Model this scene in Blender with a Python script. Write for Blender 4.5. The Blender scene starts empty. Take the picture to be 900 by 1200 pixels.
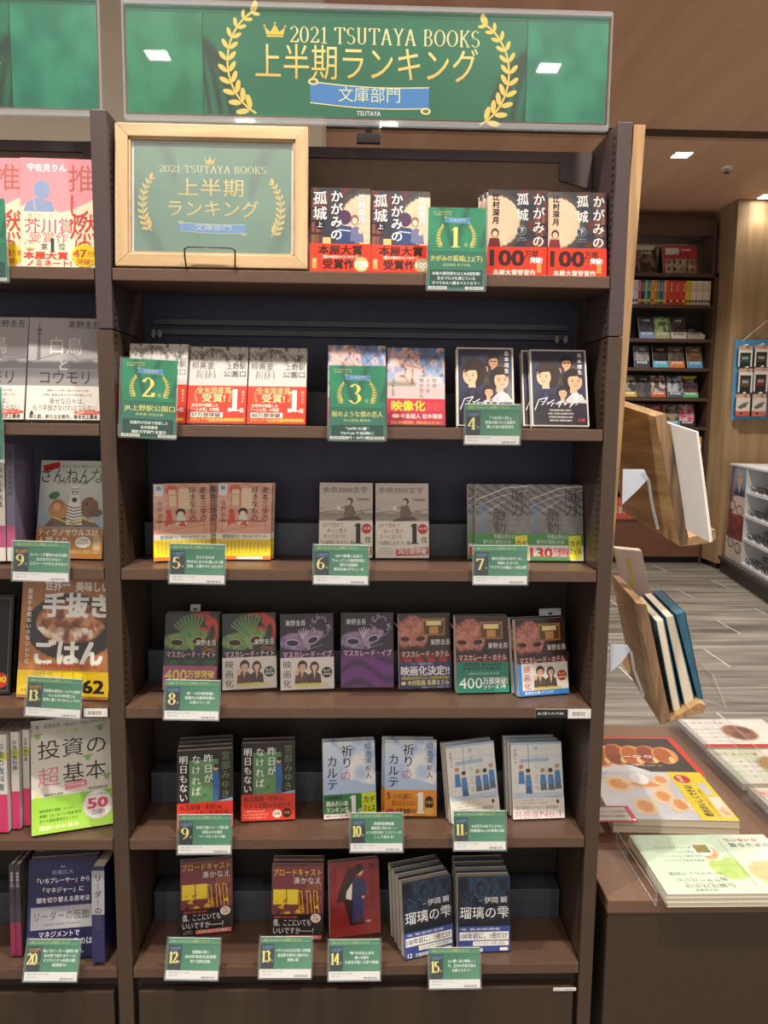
import bpy, math, random
import numpy as np
random.seed(7); rng = np.random.default_rng(5)
scn = bpy.context.scene
COL = scn.collection
# ---------------------------------------------------------------- camera
H_CAM = 1.25
PITCH, YAW, ROLL, F = 0.12077, 0.03089, 0.01149, 901.0
def basis():
    cp, sp, cy, sy = math.cos(PITCH), math.sin(PITCH), math.cos(YAW), math.sin(YAW)
    fwd = np.array([sy*cp, cy*cp, -sp]); right = np.array([cy, -sy, 0.0]); up = np.cross(right, fwd)
    cr, sr = math.cos(ROLL), math.sin(ROLL)
    return cr*right+sr*up, -sr*right+cr*up, fwd
CR, CU, CF = basis()
CPOS = np.array([0.43283, -1.37936, H_CAM])
from mathutils import Matrix, Vector
cam = bpy.data.cameras.new('camera'); camo = bpy.data.objects.new('camera', cam); COL.objects.link(camo)
mw = Matrix.Identity(4)
for i in range(3):
    mw[i][0], mw[i][1], mw[i][2], mw[i][3] = CR[i], CU[i], -CF[i], CPOS[i]
camo.matrix_world = mw
cam.sensor_fit = 'VERTICAL'; cam.sensor_height = 24.0; cam.lens = 24.0*F/1200.0
cam.clip_start = 0.02; cam.clip_end = 60
scn.camera = camo
# ---------------------------------------------------------------- world, exposure, lamps
w = bpy.data.worlds.new('world'); scn.world = w; w.use_nodes = True
w.node_tree.nodes['Background'].inputs[0].default_value = (1.0, 0.93, 0.86, 1)
w.node_tree.nodes['Background'].inputs[1].default_value = 0.37
scn.view_settings.view_transform = 'Standard'; scn.view_settings.look = 'None'
scn.view_settings.exposure = 1.25; scn.view_settings.gamma = 1.0; scn.view_settings.use_curve_mapping = False
CEIL = 3.05
# downlights (x, y, watts); the lit square of each fitting is built below
LAMPS = [(-0.60, -2.66, 60), (1.38, -2.69, 60), (0.59, -3.51, 34), (-0.29, -3.52, 34), (-0.2, -0.68, 78), (1.05, -0.70, 78),
         (2.59, 4.02, 95), (3.66, 4.93, 3), (1.75, 1.3, 60), (2.9, 1.9, 110), (2.5, 0.3, 26)]  # next to last is an added, unseen downlight that brightens the eyeglass rack
for i, (lx, ly, pw) in enumerate(LAMPS):
    l = bpy.data.lights.new('downlight_lamp', 'SPOT'); l.energy = pw*1.12; l.color = (1.0, 0.91, 0.80)
    l.spot_size = math.radians(125); l.spot_blend = 0.85; l.shadow_soft_size = 0.045
    o = bpy.data.objects.new('downlight_lamp', l); o.location = (lx, ly, CEIL-0.03); COL.objects.link(o)

# ---------------------------------------------------------------- helpers
def ray(px, py): return CR*(px-450)/F - CU*(py-600)/F + CF
def on(ax, px, py, val):
    d = ray(px, py); return CPOS + d*(val-CPOS[ax])/d[ax]
def lin(h):
    if not isinstance(h, str): return tuple(h)
    out = []
    for i in (0, 2, 4):
        c = int(h[i:i+2], 16)/255
        out.append(c/12.92 if c <= .04045 else ((c+.055)/1.055)**2.4)
    return tuple(out)
def lin_np(a):
    a = np.clip(np.asarray(a, float)/255, 0, 1)
    return np.where(a <= .04045, a/12.92, ((a+.055)/1.055)**2.4)
MATS = {}
def nodes(name):
    m = bpy.data.materials.new(name); m.use_nodes = True
    return m, m.node_tree, m.node_tree.nodes['Principled BSDF']
def mat(name, col, rough=.5, metal=0, var=.06, scale=30, bump=0, coat=0, stretch=(1, 1, 1), col2=None, spec=.5):
    """procedural material: colour varied by noise, optional bump"""
    if name in MATS: return MATS[name]
    m, nt, b = nodes(name); N, L = nt.nodes, nt.links
    tc = N.new('ShaderNodeTexCoord'); mp = N.new('ShaderNodeMapping'); mp.inputs['Scale'].default_value = stretch
    L.new(tc.outputs['Object'], mp.inputs['Vector'])
    nz = N.new('ShaderNodeTexNoise'); nz.inputs['Scale'].default_value = scale; nz.inputs['Detail'].default_value = 4
    L.new(mp.outputs[0], nz.inputs['Vector'])
    cr = N.new('ShaderNodeValToRGB'); c = lin(col)
    a = tuple(max(0, x*(1-var*2)) for x in c); d = tuple(min(1, x*(1+var*2)) for x in c) if col2 is None else lin(col2)
    if col2 is not None: a = c
    cr.color_ramp.elements[0].color = (*a, 1); cr.color_ramp.elements[1].color = (*d, 1)
    cr.color_ramp.elements[0].position = .3; cr.color_ramp.elements[1].position = .7
    L.new(nz.outputs['Fac'], cr.inputs[0]); L.new(cr.outputs[0], b.inputs['Base Color'])
    b.inputs['Roughness'].default_value = rough; b.inputs['Metallic'].default_value = metal
    b.inputs['Coat Weight'].default_value = coat; b.inputs['Specular IOR Level'].default_value = spec
    if bump:
        bp = N.new('ShaderNodeBump'); bp.inputs['Strength'].default_value = bump; bp.inputs['Distance'].default_value = .002
        L.new(nz.outputs['Fac'], bp.inputs['Height']); L.new(bp.outputs[0], b.inputs['Normal'])
    MATS[name] = m; return m
def wood(name, c1, c2, axis=2, scale=6, rough=.45, rnd=False):
    if name in MATS: return MATS[name]
    m, nt, b = nodes(name); N, L = nt.nodes, nt.links
    tc = N.new('ShaderNodeTexCoord'); mp = N.new('ShaderNodeMapping')
    s = [9, 9, 9]; s[axis] = .7; mp.inputs['Scale'].default_value = s
    L.new(tc.outputs['Object'], mp.inputs['Vector'])
    vec = mp.outputs[0]
    if rnd:
        oi = N.new('ShaderNodeObjectInfo'); ad = N.new('ShaderNodeVectorMath'); ad.operation = 'MULTIPLY_ADD'
        ad.inputs[1].default_value = (40, 40, 40)
        L.new(oi.outputs['Random'], ad.inputs[0]); L.new(vec, ad.inputs[2]); vec = ad.outputs[0]
    nz = N.new('ShaderNodeTexNoise'); nz.inputs['Scale'].default_value = scale; nz.inputs['Detail'].default_value = 6
    nz.inputs['Distortion'].default_value = .6; L.new(vec, nz.inputs['Vector'])
    cr = N.new('ShaderNodeValToRGB'); cr.color_ramp.elements[0].color = (*lin(c1), 1); cr.color_ramp.elements[1].color = (*lin(c2), 1)
    cr.color_ramp.elements[0].position = .35; cr.color_ramp.elements[1].position = .68
    L.new(nz.outputs['Fac'], cr.inputs[0])
    out = cr.outputs[0]
    if rnd:
        hs = N.new('ShaderNodeHueSaturation'); mr = N.new('ShaderNodeMapRange')
        mr.inputs['To Min'].default_value = .78; mr.inputs['To Max'].default_value = 1.18
        L.new(oi.outputs['Random'], mr.inputs['Value']); L.new(mr.outputs[0], hs.inputs['Value']); L.new(out, hs.inputs['Color']); out = hs.outputs[0]
    L.new(out, b.inputs['Base Color']); b.inputs['Roughness'].default_value = rough
    bp = N.new('ShaderNodeBump'); bp.inputs['Strength'].default_value = .12; bp.inputs['Distance'].default_value = .001
    L.new(nz.outputs['Fac'], bp.inputs['Height']); L.new(bp.outputs[0], b.inputs['Normal'])
    MATS[name] = m; return m
def printmat(name, rough, coat):
    """ink: colour comes from the mesh's colour attribute, a faint paper grain on top"""
    m, nt, b = nodes(name); N, L = nt.nodes, nt.links
    at = N.new('ShaderNodeAttribute'); at.attribute_name = 'ink'
    tc = N.new('ShaderNodeTexCoord'); nz = N.new('ShaderNodeTexNoise'); nz.inputs['Scale'].default_value = 600
    L.new(tc.outputs['Object'], nz.inputs['Vector'])
    mr = N.new('ShaderNodeMapRange'); mr.inputs['To Min'].default_value = .9; mr.inputs['To Max'].default_value = 1.02
    L.new(nz.outputs['Fac'], mr.inputs['Value'])
    mx = N.new('ShaderNodeVectorMath'); mx.operation = 'SCALE'; L.new(at.outputs['Color'], mx.inputs[0]); L.new(mr.outputs[0], mx.inputs['Scale'])
    L.new(mx.outputs[0], b.inputs['Base Color']); b.inputs['Roughness'].default_value = rough
    b.inputs['Coat Weight'].default_value = coat; b.inputs['Coat Roughness'].default_value = .12
    return m
INK = printmat('printed_paper', .5, .0); INKG = printmat('laminated_print', .35, .45)
def clearmat(name, tint=(1, 1, 1), rg=.015, milk=0):
    m = bpy.data.materials.new(name); m.use_nodes = True; N, L = m.node_tree.nodes, m.node_tree.links; N.clear()
    out = N.new('ShaderNodeOutputMaterial'); tr = N.new('ShaderNodeBsdfTransparent'); gl = N.new('ShaderNodeBsdfGlossy')
    nz = N.new('ShaderNodeTexNoise'); nz.inputs['Scale'].default_value = 6; tc = N.new('ShaderNodeTexCoord'); L.new(tc.outputs['Object'], nz.inputs['Vector'])
    mr = N.new('ShaderNodeMapRange'); mr.inputs['To Min'].default_value = rg; mr.inputs['To Max'].default_value = rg*1.6
    L.new(nz.outputs['Fac'], mr.inputs['Value']); L.new(mr.outputs[0], gl.inputs['Roughness'])
    tr.inputs[0].default_value = (*tint, 1); lw = N.new('ShaderNodeLayerWeight'); lw.inputs[0].default_value = .5; pw = N.new('ShaderNodeMath'); pw.operation = 'POWER'; pw.inputs[1].default_value = 5; fr = N.new('ShaderNodeMath'); fr.operation = 'MULTIPLY_ADD'; fr.inputs[1].default_value = .96; fr.inputs[2].default_value = .035
    L.new(lw.outputs['Facing'], pw.inputs[0]); L.new(pw.outputs[0], fr.inputs[0])
    mx = N.new('ShaderNodeMixShader'); L.new(fr.outputs[0], mx.inputs[0]); L.new(tr.outputs[0], mx.inputs[1]); L.new(gl.outputs[0], mx.inputs[2])
    o_ = mx.outputs[0]
    if milk:
        df = N.new('ShaderNodeBsdfDiffuse'); df.inputs[0].default_value = (.75, .8, .86, 1); m2 = N.new('ShaderNodeMixShader'); m2.inputs[0].default_value = milk; L.new(o_, m2.inputs[1]); L.new(df.outputs[0], m2.inputs[2]); o_ = m2.outputs[0]
    L.new(o_, out.inputs[0]); return m
CLEAR = clearmat('clear_acrylic', (.985, .99, .99)); CLEARE = clearmat('acrylic_edge', (.93, .95, .98), .05, .16); FILM = clearmat('matte_film', (.98, .99, .98), .30, .05)
scn.cycles.transparent_max_bounces = 32
MILK = mat('milky_acrylic', 'd8dee6', .15, 0, .03, 8)
BROWN = mat('brown_powder_coat', '46362c', .42, 0, .05, 120, .15)
BROWND = mat('dark_brown_steel', '2c2421', .45, 0, .05, 90, .15)
BACKM = mat('blue_black_back_panel', '241d1a', .6, 0, .05, 60)
BASEM = mat('brown_base_steel', '3a2d22', .5, 0, .05, 40, .1)
RISERM = mat('slate_grey_steel', '3c434d', .4, 0, .05, 50)
BLACK = mat('black_plastic', '101012', .4, 0, .1, 60)
WIRE = mat('black_wire', '0c0c0d', .35, .5, .1, 80)
PAGE = mat('cream_page_edges', 'd9d0bb', .8, 0, .1, 3, .3, stretch=(1, 300, 1))
PAGEG = mat('grey_page_edges', 'b9b4a6', .8, 0, .1, 3, .3, stretch=(1, 300, 1))
OAK = wood('light_oak', 'a27e55', 'c8a67c', 2); OAKX = wood('light_oak_lengthwise', '8a6a48', 'b8966a', 1)
PINE = wood('pine_frame', 'a98d69', 'c4a981', 0, 4)
LABELW = mat('label_white', 'd8d8d2', .5, 0, .02, 40)
WHITE = mat('white_board', 'e2e3e2', .45, 0, .02, 20)

def setp(o, label=None, cat=None, group=None, kind=None):
    if label: o['label'] = label
    if cat: o['category'] = cat
    if group: o['group'] = group
    if kind: o['kind'] = kind
    return o
def link(name, me, parent=None, loc=None, rot=None):
    o = bpy.data.objects.new(name, me); COL.objects.link(o)
    if parent is not None: o.parent = parent
    if loc is not None: o.location = loc
    if rot is not None: o.rotation_euler = rot
    return o
def thing(name, label, cat, loc=(0, 0, 0), rot=(0, 0, 0), group=None):
    return setp(link(name, None, None, loc, rot), label, cat, group)
class MB:
    """collects boxes, prisms, tubes; build() links them as one mesh object"""
    def __init__(s): s.v = []; s.f = []
    def raw(s, v, f):
        n = len(s.v); s.v += [tuple(map(float, p)) for p in v]; s.f += [tuple(i+n for i in q) for q in f]; return s
    def box(s, x0, x1, y0, y1, z0, z1):
        return s.raw([(x0, y0, z0), (x1, y0, z0), (x1, y1, z0), (x0, y1, z0), (x0, y0, z1), (x1, y0, z1), (x1, y1, z1), (x0, y1, z1)],
                     [(0, 3, 2, 1), (4, 5, 6, 7), (0, 1, 5, 4), (1, 2, 6, 5), (2, 3, 7, 6), (3, 0, 4, 7)])
    def prism(s, poly, d):
        n = len(poly); d = np.array(d, float)
        v = [tuple(p) for p in poly]+[tuple(np.array(p)+d) for p in poly]
        return s.raw(v, [tuple(range(n))[::-1], tuple(range(n, 2*n))]+[(i, (i+1) % n, n+(i+1) % n, n+i) for i in range(n)])
    def tube(s, pts, r, k=8):
        pts = [np.array(p, float) for p in pts]; n = len(pts); base = len(s.v); up = None
        for i, p in enumerate(pts):
            d = pts[min(i+1, n-1)]-pts[max(i-1, 0)]; d /= np.linalg.norm(d)+1e-9
            a = np.cross(d, (0, 0, 1)) if abs(d[2]) < .9 else np.cross(d, (0, 1, 0))
            if up is not None and np.dot(a, up) < 0: a = -a
            a /= np.linalg.norm(a); up = a; b = np.cross(d, a)
            for j in range(k):
                t = 2*math.pi*j/k; s.v.append(tuple(p+r*(math.cos(t)*a+math.sin(t)*b)))
        for i in range(n-1):
            for j in range(k):
                s.f.append((base+i*k+j, base+i*k+(j+1) % k, base+(i+1)*k+(j+1) % k, base+(i+1)*k+j))
        s.f.append(tuple(base+j for j in range(k))[::-1]); s.f.append(tuple(base+(n-1)*k+j for j in range(k))); return s
    def mesh(s, name, m, bevel=0):
        me = bpy.data.meshes.new(name); me.from_pydata(s.v, [], s.f); me.update()
        import bmesh
        bm = bmesh.new(); bm.from_mesh(me); bmesh.ops.recalc_face_normals(bm, faces=bm.faces)
        if bevel:
            bmesh.ops.bevel(bm, geom=list(bm.edges), offset=bevel, segments=2, affect='EDGES', profile=.6)
        bm.to_mesh(me); bm.free(); me.materials.append(m); return me
    def build(s, name, m, parent=None, bevel=0, loc=None, rot=None):
        return link(name, s.mesh(name, m, bevel), parent, loc, rot)

# ---------------------------------------------------------------- lettering
GL = {}
def glyphs(s, bold):
    k = (s, bold)
    if k in GL: return GL[k]
    cu = bpy.data.curves.new('lettering', 'FONT'); cu.body = s; cu.size = 1; cu.resolution_u = 2; cu.offset = bold
    o = bpy.data.objects.new('lettering', cu); me = o.to_mesh()
    n = len(me.vertices); v = np.zeros(n*3); me.vertices.foreach_get('co', v); v = v.reshape(-1, 3)[:, :2].copy()
    f = [tuple(p.vertices) for p in me.polygons]
    o.to_mesh_clear(); bpy.data.objects.remove(o); bpy.data.curves.remove(cu)
    GL[k] = (v, f); return GL[k]
def heavy(s, bold):
    """heavier lettering from a few shifted copies; outlines of dense characters break when merely offset"""
    if bold <= 0: return [glyphs(s, bold)]
    v, f = glyphs(s, 0); d = bold*.75
    of = [(-d, 0), (d, 0)] if bold < .018 else [(-d, -d*.7), (d, -d*.7), (-d, d*.7), (d, d*.7)]+([(0, 0)] if bold >= .03 else [])
    return [(v+np.array(o), f) for o in of]
def arc(cx, cy, rx, ry, a0, a1, n=14):
    return [(cx+rx*math.cos(math.radians(a0+(a1-a0)*i/n)), cy+ry*math.sin(math.radians(a0+(a1-a0)*i/n))) for i in range(n+1)]
SERIF = {  # strokes in a unit-high box: (advance, [polylines])
 '0': (.62, [arc(.29, .5, .23, .48, 0, 360, 24)]), '1': (.5, [[(.27, .98), (.27, 0)], [(.1, .84), (.27, .96)], [(.08, .02), (.46, .02)]]),
 '2': (.58, [arc(.27, .72, .2, .26, 165, -35)+[(.05, .05)], [(.05, .05), (.52, .05)], [(.05, .09), (.50, .09)], [(.5, .05), (.53, .24)]]),
 '3': (.58, [arc(.25, .75, .18, .23, 155, -85), arc(.24, .27, .23, .26, 85, -155)]),
 '4': (.6, [[(.4, .98), (.4, 0)], [(.38, .96), (.03, .3)], [(.03, .28), (.56, .28)], [(.26, .01), (.54, .01)]]),
 '5': (.58, [[(.12, .95), (.47, .95)], [(.12, .92), (.46, .92)], [(.12, .95), (.09, .52)], arc(.23, .3, .25, .28, 120, -150)]),
 '6': (.6, [arc(.29, .3, .21, .28, 0, 360, 22), arc(.47, .4, .4, .58, 95, 185)]),
 '7': (.56, [[(.05, .95), (.5, .95)], [(.05, .91), (.5, .91)], [(.5, .95), (.2, 0)], [(.05, .95), (.04, .78)]]),
 '8': (.6, [arc(.29, .75, .17, .22, 0, 360, 20), arc(.29, .27, .21, .25, 0, 360, 20)]),
 '9': (.6, [arc(.28, .7, .21, .27, 0, 360, 22), arc(.1, .6, .4, .58, 10, -80)]),
 'T': (.72, [[(.34, .97), (.34, 0)], [(.04, .97), (.64, .97)], [(.04, .97), (.04, .8)], [(.64, .97), (.64, .8)], [(.22, .01), (.46, .01)]]),
 'S': (.58, [arc(.27, .75, .2, .23, 30, 270)+arc(.27, .26, .22, .25, 90, -150)]),
 'U': (.76, [[(.15, .98), (.15, .3)]+arc(.35, .25, .2, .24, 180, 360)+[(.55, .98)], [(.04, .99), (.26, .99)], [(.46, .99), (.65, .99)]]),
 'A': (.74, [[(.34, .98), (.08, 0)], [(.34, .98), (.6, 0)], [(.35, .98), (.62, 0)], [(.17, .35), (.52, .35)], [(0, .01), (.18, .01)], [(.5, .01), (.72, .01)]]),
 'Y': (.7, [[(.1, .98), (.34, .48)], [(.58, .98), (.34, .48)], [(.34, .48), (.34, 0)], [(0, .99), (.2, .99)], [(.48, .99), (.68, .99)], [(.22, .01), (.46, .01)]]),
 'B': (.66, [[(.14, .98), (.14, 0)], [(.03, .98), (.3, .98)]+arc(.32, .75, .18, .23, 90, -90)+[(.14, .52)], [(.3, .52)]+arc(.34, .26, .2, .25, 90, -90)+[(.03, .01)]]),
 'O': (.76, [arc(.36, .5, .3, .48, 0, 360, 26)]),
 'K': (.72, [[(.14, .98), (.14, 0)], [(.58, .98), (.15, .42)], [(.27, .56), (.6, 0)], [(.03, .99), (.26, .99)], [(.03, .01), (.26, .01)], [(.46, .99), (.68, .99)], [(.46, .01), (.7, .01)]]),
 ' ': (.34, []), '.': (.25, [[(.08, .03), (.14, .03)]])}
class Canvas:
    """flat print in millimetres, x right and y down from the top left; later marks lie above earlier ones"""
    def __init__(s, W, H, bg=None): s.W, s.H = W, H; s.v = []; s.c = []; s.f = []; s.lv = 0; s.gain = 1.0; s.sub = 0; bg and s.r(0, 0, W, H, bg)
    def add(s, pts, faces, cols):
        n = len(s.v); y = -s.lv*.03-(s.sub % 7)*.004; s.sub += 1
        s.v += [(p[0], y, -p[1]) for p in pts]; s.f += [tuple(i+n for i in q) for q in faces]
        cols = cols if isinstance(cols, list) else [cols]*len(pts); g = s.gain
        s.c += cols if g == 1 else [tuple(min(.9, x*g) for x in q) for q in cols]
    def up(s): s.lv += 1
    def p(s, pts, col, flat=False):
        s.add(pts, [tuple(range(len(pts)))], lin(col)); flat or s.up()
    def r(s, x, y, w, h, col, col2=None, hz=False):
        c = lin(col); d = lin(col2) if col2 else c
        s.add([(x, y), (x+w, y), (x+w, y+h), (x, y+h)], [(0, 1, 2, 3)], [c, d, d, c] if hz else [c, c, d, d]); s.up()
    def e(s, cx, cy, rx, ry, col, n=20, rot=0, flat=False):
        cr, sr = math.cos(rot), math.sin(rot); P = []
        for i in range(n):
            a = 2*math.pi*i/n; x, y = rx*math.cos(a), ry*math.sin(a); P.append((cx+x*cr-y*sr, cy+x*sr+y*cr))
        s.p(P, col, flat)
    def l(s, pts, w, col, flat=False):
        for a, b in zip(pts[:-1], pts[1:]):
            d = np.array(b, float)-a; n = np.linalg.norm(d)+1e-9; q = np.array([-d[1], d[0]])/n*w/2; e = d/n*w*.25
            s.p([tuple(a-e+q), tuple(b+e+q), tuple(b+e-q), tuple(a-e-q)], col, True)
        flat or s.up()
    def ra(s, x, y, w, h, nx, ny, fn):
        U, V = np.meshgrid(np.linspace(0, 1, nx+1), np.linspace(0, 1, ny+1)); c = lin_np(fn(U, V)).reshape(-1, 3)
        pts = list(zip((x+U*w).ravel(), (y+V*h).ravel()))
        s.add(pts, [(j*(nx+1)+i, j*(nx+1)+i+1, (j+1)*(nx+1)+i+1, (j+1)*(nx+1)+i) for j in range(ny) for i in range(nx)], [tuple(k) for k in c]); s.up()
    def t(s, txt, x, y, size, col, w=None, bold=0, al='l', col2=None):
        hv = heavy(txt, bold)
        if not len(hv[0][0]): return
        x0 = min(v[:, 0].min() for v, f in hv); x1 = max(v[:, 0].max() for v, f in hv); sx = size
        if w: sx = w/(x1-x0)
        off = x-(x0+x1)/2*sx if al == 'c' else x-x0*sx
        for v, f in hv:
            P = [(off+a*sx, y+size*.88-b*size) for a, b in v]; c = lin(col)
            if col2:
                d = np.array(lin(col2)); c = [tuple(map(float, np.array(lin(col))+(d-np.array(lin(col)))*min(1, max(0, (q[1]-y)/size)))) for q in P]
            s.add(P, f, c)
        s.up()
    def vt(s, txt, x, y, size, col, pitch=None, bold=0, sx=1):
        """vertical line of characters, x is the column's centre"""
        pitch = pitch or size; s_l = s.lv
        for ch in txt:
            if ch != ' ':
                if ch in 'ー―':
                    s.l([(x, y+size*.1), (x, y+size*.9)], size*.08, col, True)
                else:
                    for v, f in heavy(ch, bold): s.add([(x+(a-.5)*size*sx, y+size*.88-b*size) for a, b in v], f, lin(col))
            y += pitch
        s.up()
    def sf(s, txt, x, y, h, col, thick=.13, thin=.035, sp=0, al='l', sx=1, fit=None):
        """book lettering with serifs, drawn with a broad pen"""
        W = sum(SERIF[c][0]+sp for c in txt)*h*sx
        if fit: sx *= fit/W; W = fit
        if al == 'c': x -= W/2
        for ch in txt:
            adv, st = SERIF[ch]
            for pl in st:
                P = [(x+a*h*sx, y+(1-b)*h) for a, b in pl]
                for a, b in zip(P[:-1], P[1:]):
                    dx, dy = b[0]-a[0], b[1]-a[1]; n = math.hypot(dx, dy)+1e-9
                    wd = h*(thin+(thick-thin)*abs(dy/n)**1.6)/2; ex, ey = dx/n*h*.008, dy/n*h*.008
                    if abs(dy/n) > .5: qx, qy = wd, 0
                    else: qx, qy = 0, wd
                    s.add([(a[0]-ex-qx, a[1]-ey-qy), (a[0]-ex+qx, a[1]-ey+qy), (b[0]+ex+qx, b[1]+ey+qy), (b[0]+ex-qx, b[1]+ey-qy)], [(0, 1, 2, 3)], lin(col))
            x += (adv+sp)*h*sx
        s.up()
    def lines(s, n, x, y, w, pitch, h, col, txt='この物語はあなたの心に深く残ります最後の一行まで', al='c', bold=.01):
        for i in range(n):
            k = min(len(txt), max(4, int(w/h*.95))); st = (i*5) % max(1, len(txt)-k+1)
            ww = w*(.8+.2*((i*37) % 10)/10); s.t(txt[st:st+k], x+(w/2 if al == 'c' else 0), y+i*pitch, h, col, w=ww, al=al, bold=bold)
    def barcode(s, x, y, w, h):
        s.r(x, y, w, h, 'f4f4f0'); r = random.Random(3); q = x+w*.06
        while q < x+w*.94:
            k = r.choice([.2, .35, .5]); s.p([(q, y+h*.12), (q+k, y+h*.12), (q+k, y+h*.88), (q, y+h*.88)], '222222', True); q += k+r.choice([.25, .4, .6])
        s.up()
    def laurel(s, cx, cy, rx, ry, side, col, n=9, L=6, w=2.2, span=62):
        """half a laurel wreath bulging to side (-1 left, 1 right); a0 bottom to top"""
        pts = []
        for i in range(n*2+1):
            a = math.radians(-span+2*span*i/(n*2)); pts.append((cx+side*rx*math.cos(a), cy-ry*math.sin(a)))
        s.l(pts, w*.22, col)
        for i in range(n):
            x, y = pts[2*i+1]; a = math.radians(-span+2*span*(2*i+1)/(n*2)); tx, ty = -side*rx*math.sin(a), -ry*math.cos(a); k = math.hypot(tx, ty); tx, ty = tx/k, ty/k
            sc = 1-.45*i/n
            for sd in (-1, 1):
                dx, dy = tx*.75+sd*ty*.66, ty*.75-sd*tx*.66; ln = L*sc
                s.e(x+dx*ln*.6, y+dy*ln*.6, ln*.46, w*.33*sc, col, 10, math.atan2(dy, dx), True)
        x, y = pts[-1]; s.e(x, y-L*.3, L*.32, w*.3, col, 8, math.pi/2)
    def crown(s, x, y, w, h, col):
        s.p([(x+w*.12, y+h), (x, y+h*.3), (x+w*.28, y+h*.65), (x+w*.5, y+h*.12), (x+w*.72, y+h*.65), (x+w, y+h*.3), (x+w*.88, y+h)], col)
        for k, q in ((0, .25), (.5, .05), (1, .25)): s.e(x+w*k, y+h*q, w*.05, w*.05, col, 8, 0, True)
        s.l([(x+w*.14, y+h*.86), (x+w*.86, y+h*.86)], h*.05, '2a5a3c')
    def ribbon(s, x, y, w, h, col='3f6fae', edge='d9cf90'):
        n = 16; top = [(x+w*i/n, y+h*.10*math.sin(i/n*math.pi)+h*.12*i/n) for i in range(n+1)]; bot = [(a, b+h*.72) for a, b in top]
        s.p([(a-.0, b-h*.04) for a, b in top]+[(a, b+h*.04) for a, b in bot[::-1]], edge); s.p(top+bot[::-1], col)
        s.e(x+h*.12, y-h*.02, h*.2, h*.13, edge, 12); s.e(x+h*.12, y-h*.02, h*.12, h*.07, '6b6247', 10)
        s.e(x+w-h*.12, y+h*.96, h*.2, h*.13, edge, 12); s.e(x+w-h*.12, y+h*.96, h*.12, h*.07, '6b6247', 10)
    def head(s, x, y, r, hair, skin='d9a583', tilt=0, back=False, long=False):
        s.e(x, y-r*.15, r*1.12, r*1.25, hair, 18)
        if long: s.p([(x-r*1.1, y-r*.2), (x+r*1.1, y-r*.2), (x+r*1.15, y+r*1.5), (x-r*1.15, y+r*1.5)], hair)
        if back: return
        s.p([(x-r*.35, y+r*.6), (x+r*.35, y+r*.6), (x+r*.4, y+r*1.45), (x-r*.4, y+r*1.45)], skin)
        s.e(x+tilt*r*.2, y+r*.12, r*.78, r*1.0, skin, 18)
        s.p([(x-r*.85, y-r*.1), (x-r*.7, y-r*.95), (x+r*.2, y-r*1.2), (x+r*.85, y-r*.6), (x+r*.82, y-r*.1), (x+r*.5, y-r*.5), (x-r*.3, y-r*.45)], hair)
        for k in (-.34, .34):
            s.e(x+(k+tilt*.25)*r, y+r*.12, r*.13, r*.06, '241a18', 8, 0, True); s.l([(x+(k-.17+tilt*.25)*r, y-r*.06), (x+(k+.17+tilt*.25)*r, y-r*.08)], r*.06, '241a18', True)
        s.l([(x+tilt*.28*r, y+r*.2), (x+(tilt*.28+.07)*r, y+r*.42)], r*.06, 'b98565', True)
        s.l([(x+(tilt*.25-.2)*r, y+r*.62), (x+(tilt*.25+.2)*r, y+r*.62)], r*.09, 'a4564e', True); s.up()
    def suit(s, x, y, w, h, col, shirt='e8e4dc', tie=None):
        s.p([(x-w/2, y+h), (x-w*.44, y+h*.3), (x-w*.12, y), (x+w*.12, y), (x+w*.44, y+h*.3), (x+w/2, y+h)], col)
        if shirt: s.p([(x-w*.1, y), (x+w*.1, y), (x, y+h*.7)], shirt)
        if tie: s.l([(x, y+h*.1), (x, y+h*.6)], w*.04, tie)
    def mesh(s, name, m, sc=.001, y0=0.0, extra=None):
        """extra: MB of solid faces and their colour (paper behind the print), in metres"""
        v = [((p[0]-s.W/2)*sc, y0+p[1]*sc, (s.H+p[2])*sc) for p in s.v]; f = list(s.f); c = list(s.c)
        if extra:
            for mb, col in extra:
                n = len(v); v += mb.v; f += [tuple(i+n for i in q) for q in mb.f]; c += [lin(col)]*len(mb.v)
        me = bpy.data.meshes.new(name); me.from_pydata(v, [], f)
        at = me.color_attributes.new('ink', 'FLOAT_COLOR', 'POINT')
        a = np.ones((len(v), 4), dtype=np.float32); a[:, :3] = np.array(c, dtype=np.float32).reshape(-1, 3); at.data.foreach_set('color', a.ravel())
        me.update(); me.materials.append(m); return me
def noise(U, V, n=6, seed=0, oct=3):
    out = np.zeros_like(U); amp = 1; tot = 0
    for o in range(oct):
        g = np.random.default_rng(seed*17+o).random((n+2, n+2)); x, y = U*n, V*n; i = np.clip(x.astype(int), 0, n); j = np.clip(y.astype(int), 0, n)
        fx, fy = x-i, y-j; fx = fx*fx*(3-2*fx); fy = fy*fy*(3-2*fy)
        a = g[j, i]*(1-fx)+g[j, i+1]*fx; b = g[j+1, i]*(1-fx)+g[j+1, i+1]*fx
        out += amp*(a*(1-fy)+b*fy); tot += amp; amp *= .55; n *= 2
    return out/tot
def mix(a, b, t):
    t = np.clip(t, 0, 1)[..., None]; a = np.asarray(a, float); b = np.asarray(b, float); return a*(1-t)+b*t
def blot(c1, c2, n=6, seed=0, lo=.35, hi=.65):
    return lambda U, V: mix(c1, c2, (noise(U, V, n, seed)-lo)/(hi-lo))
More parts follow.
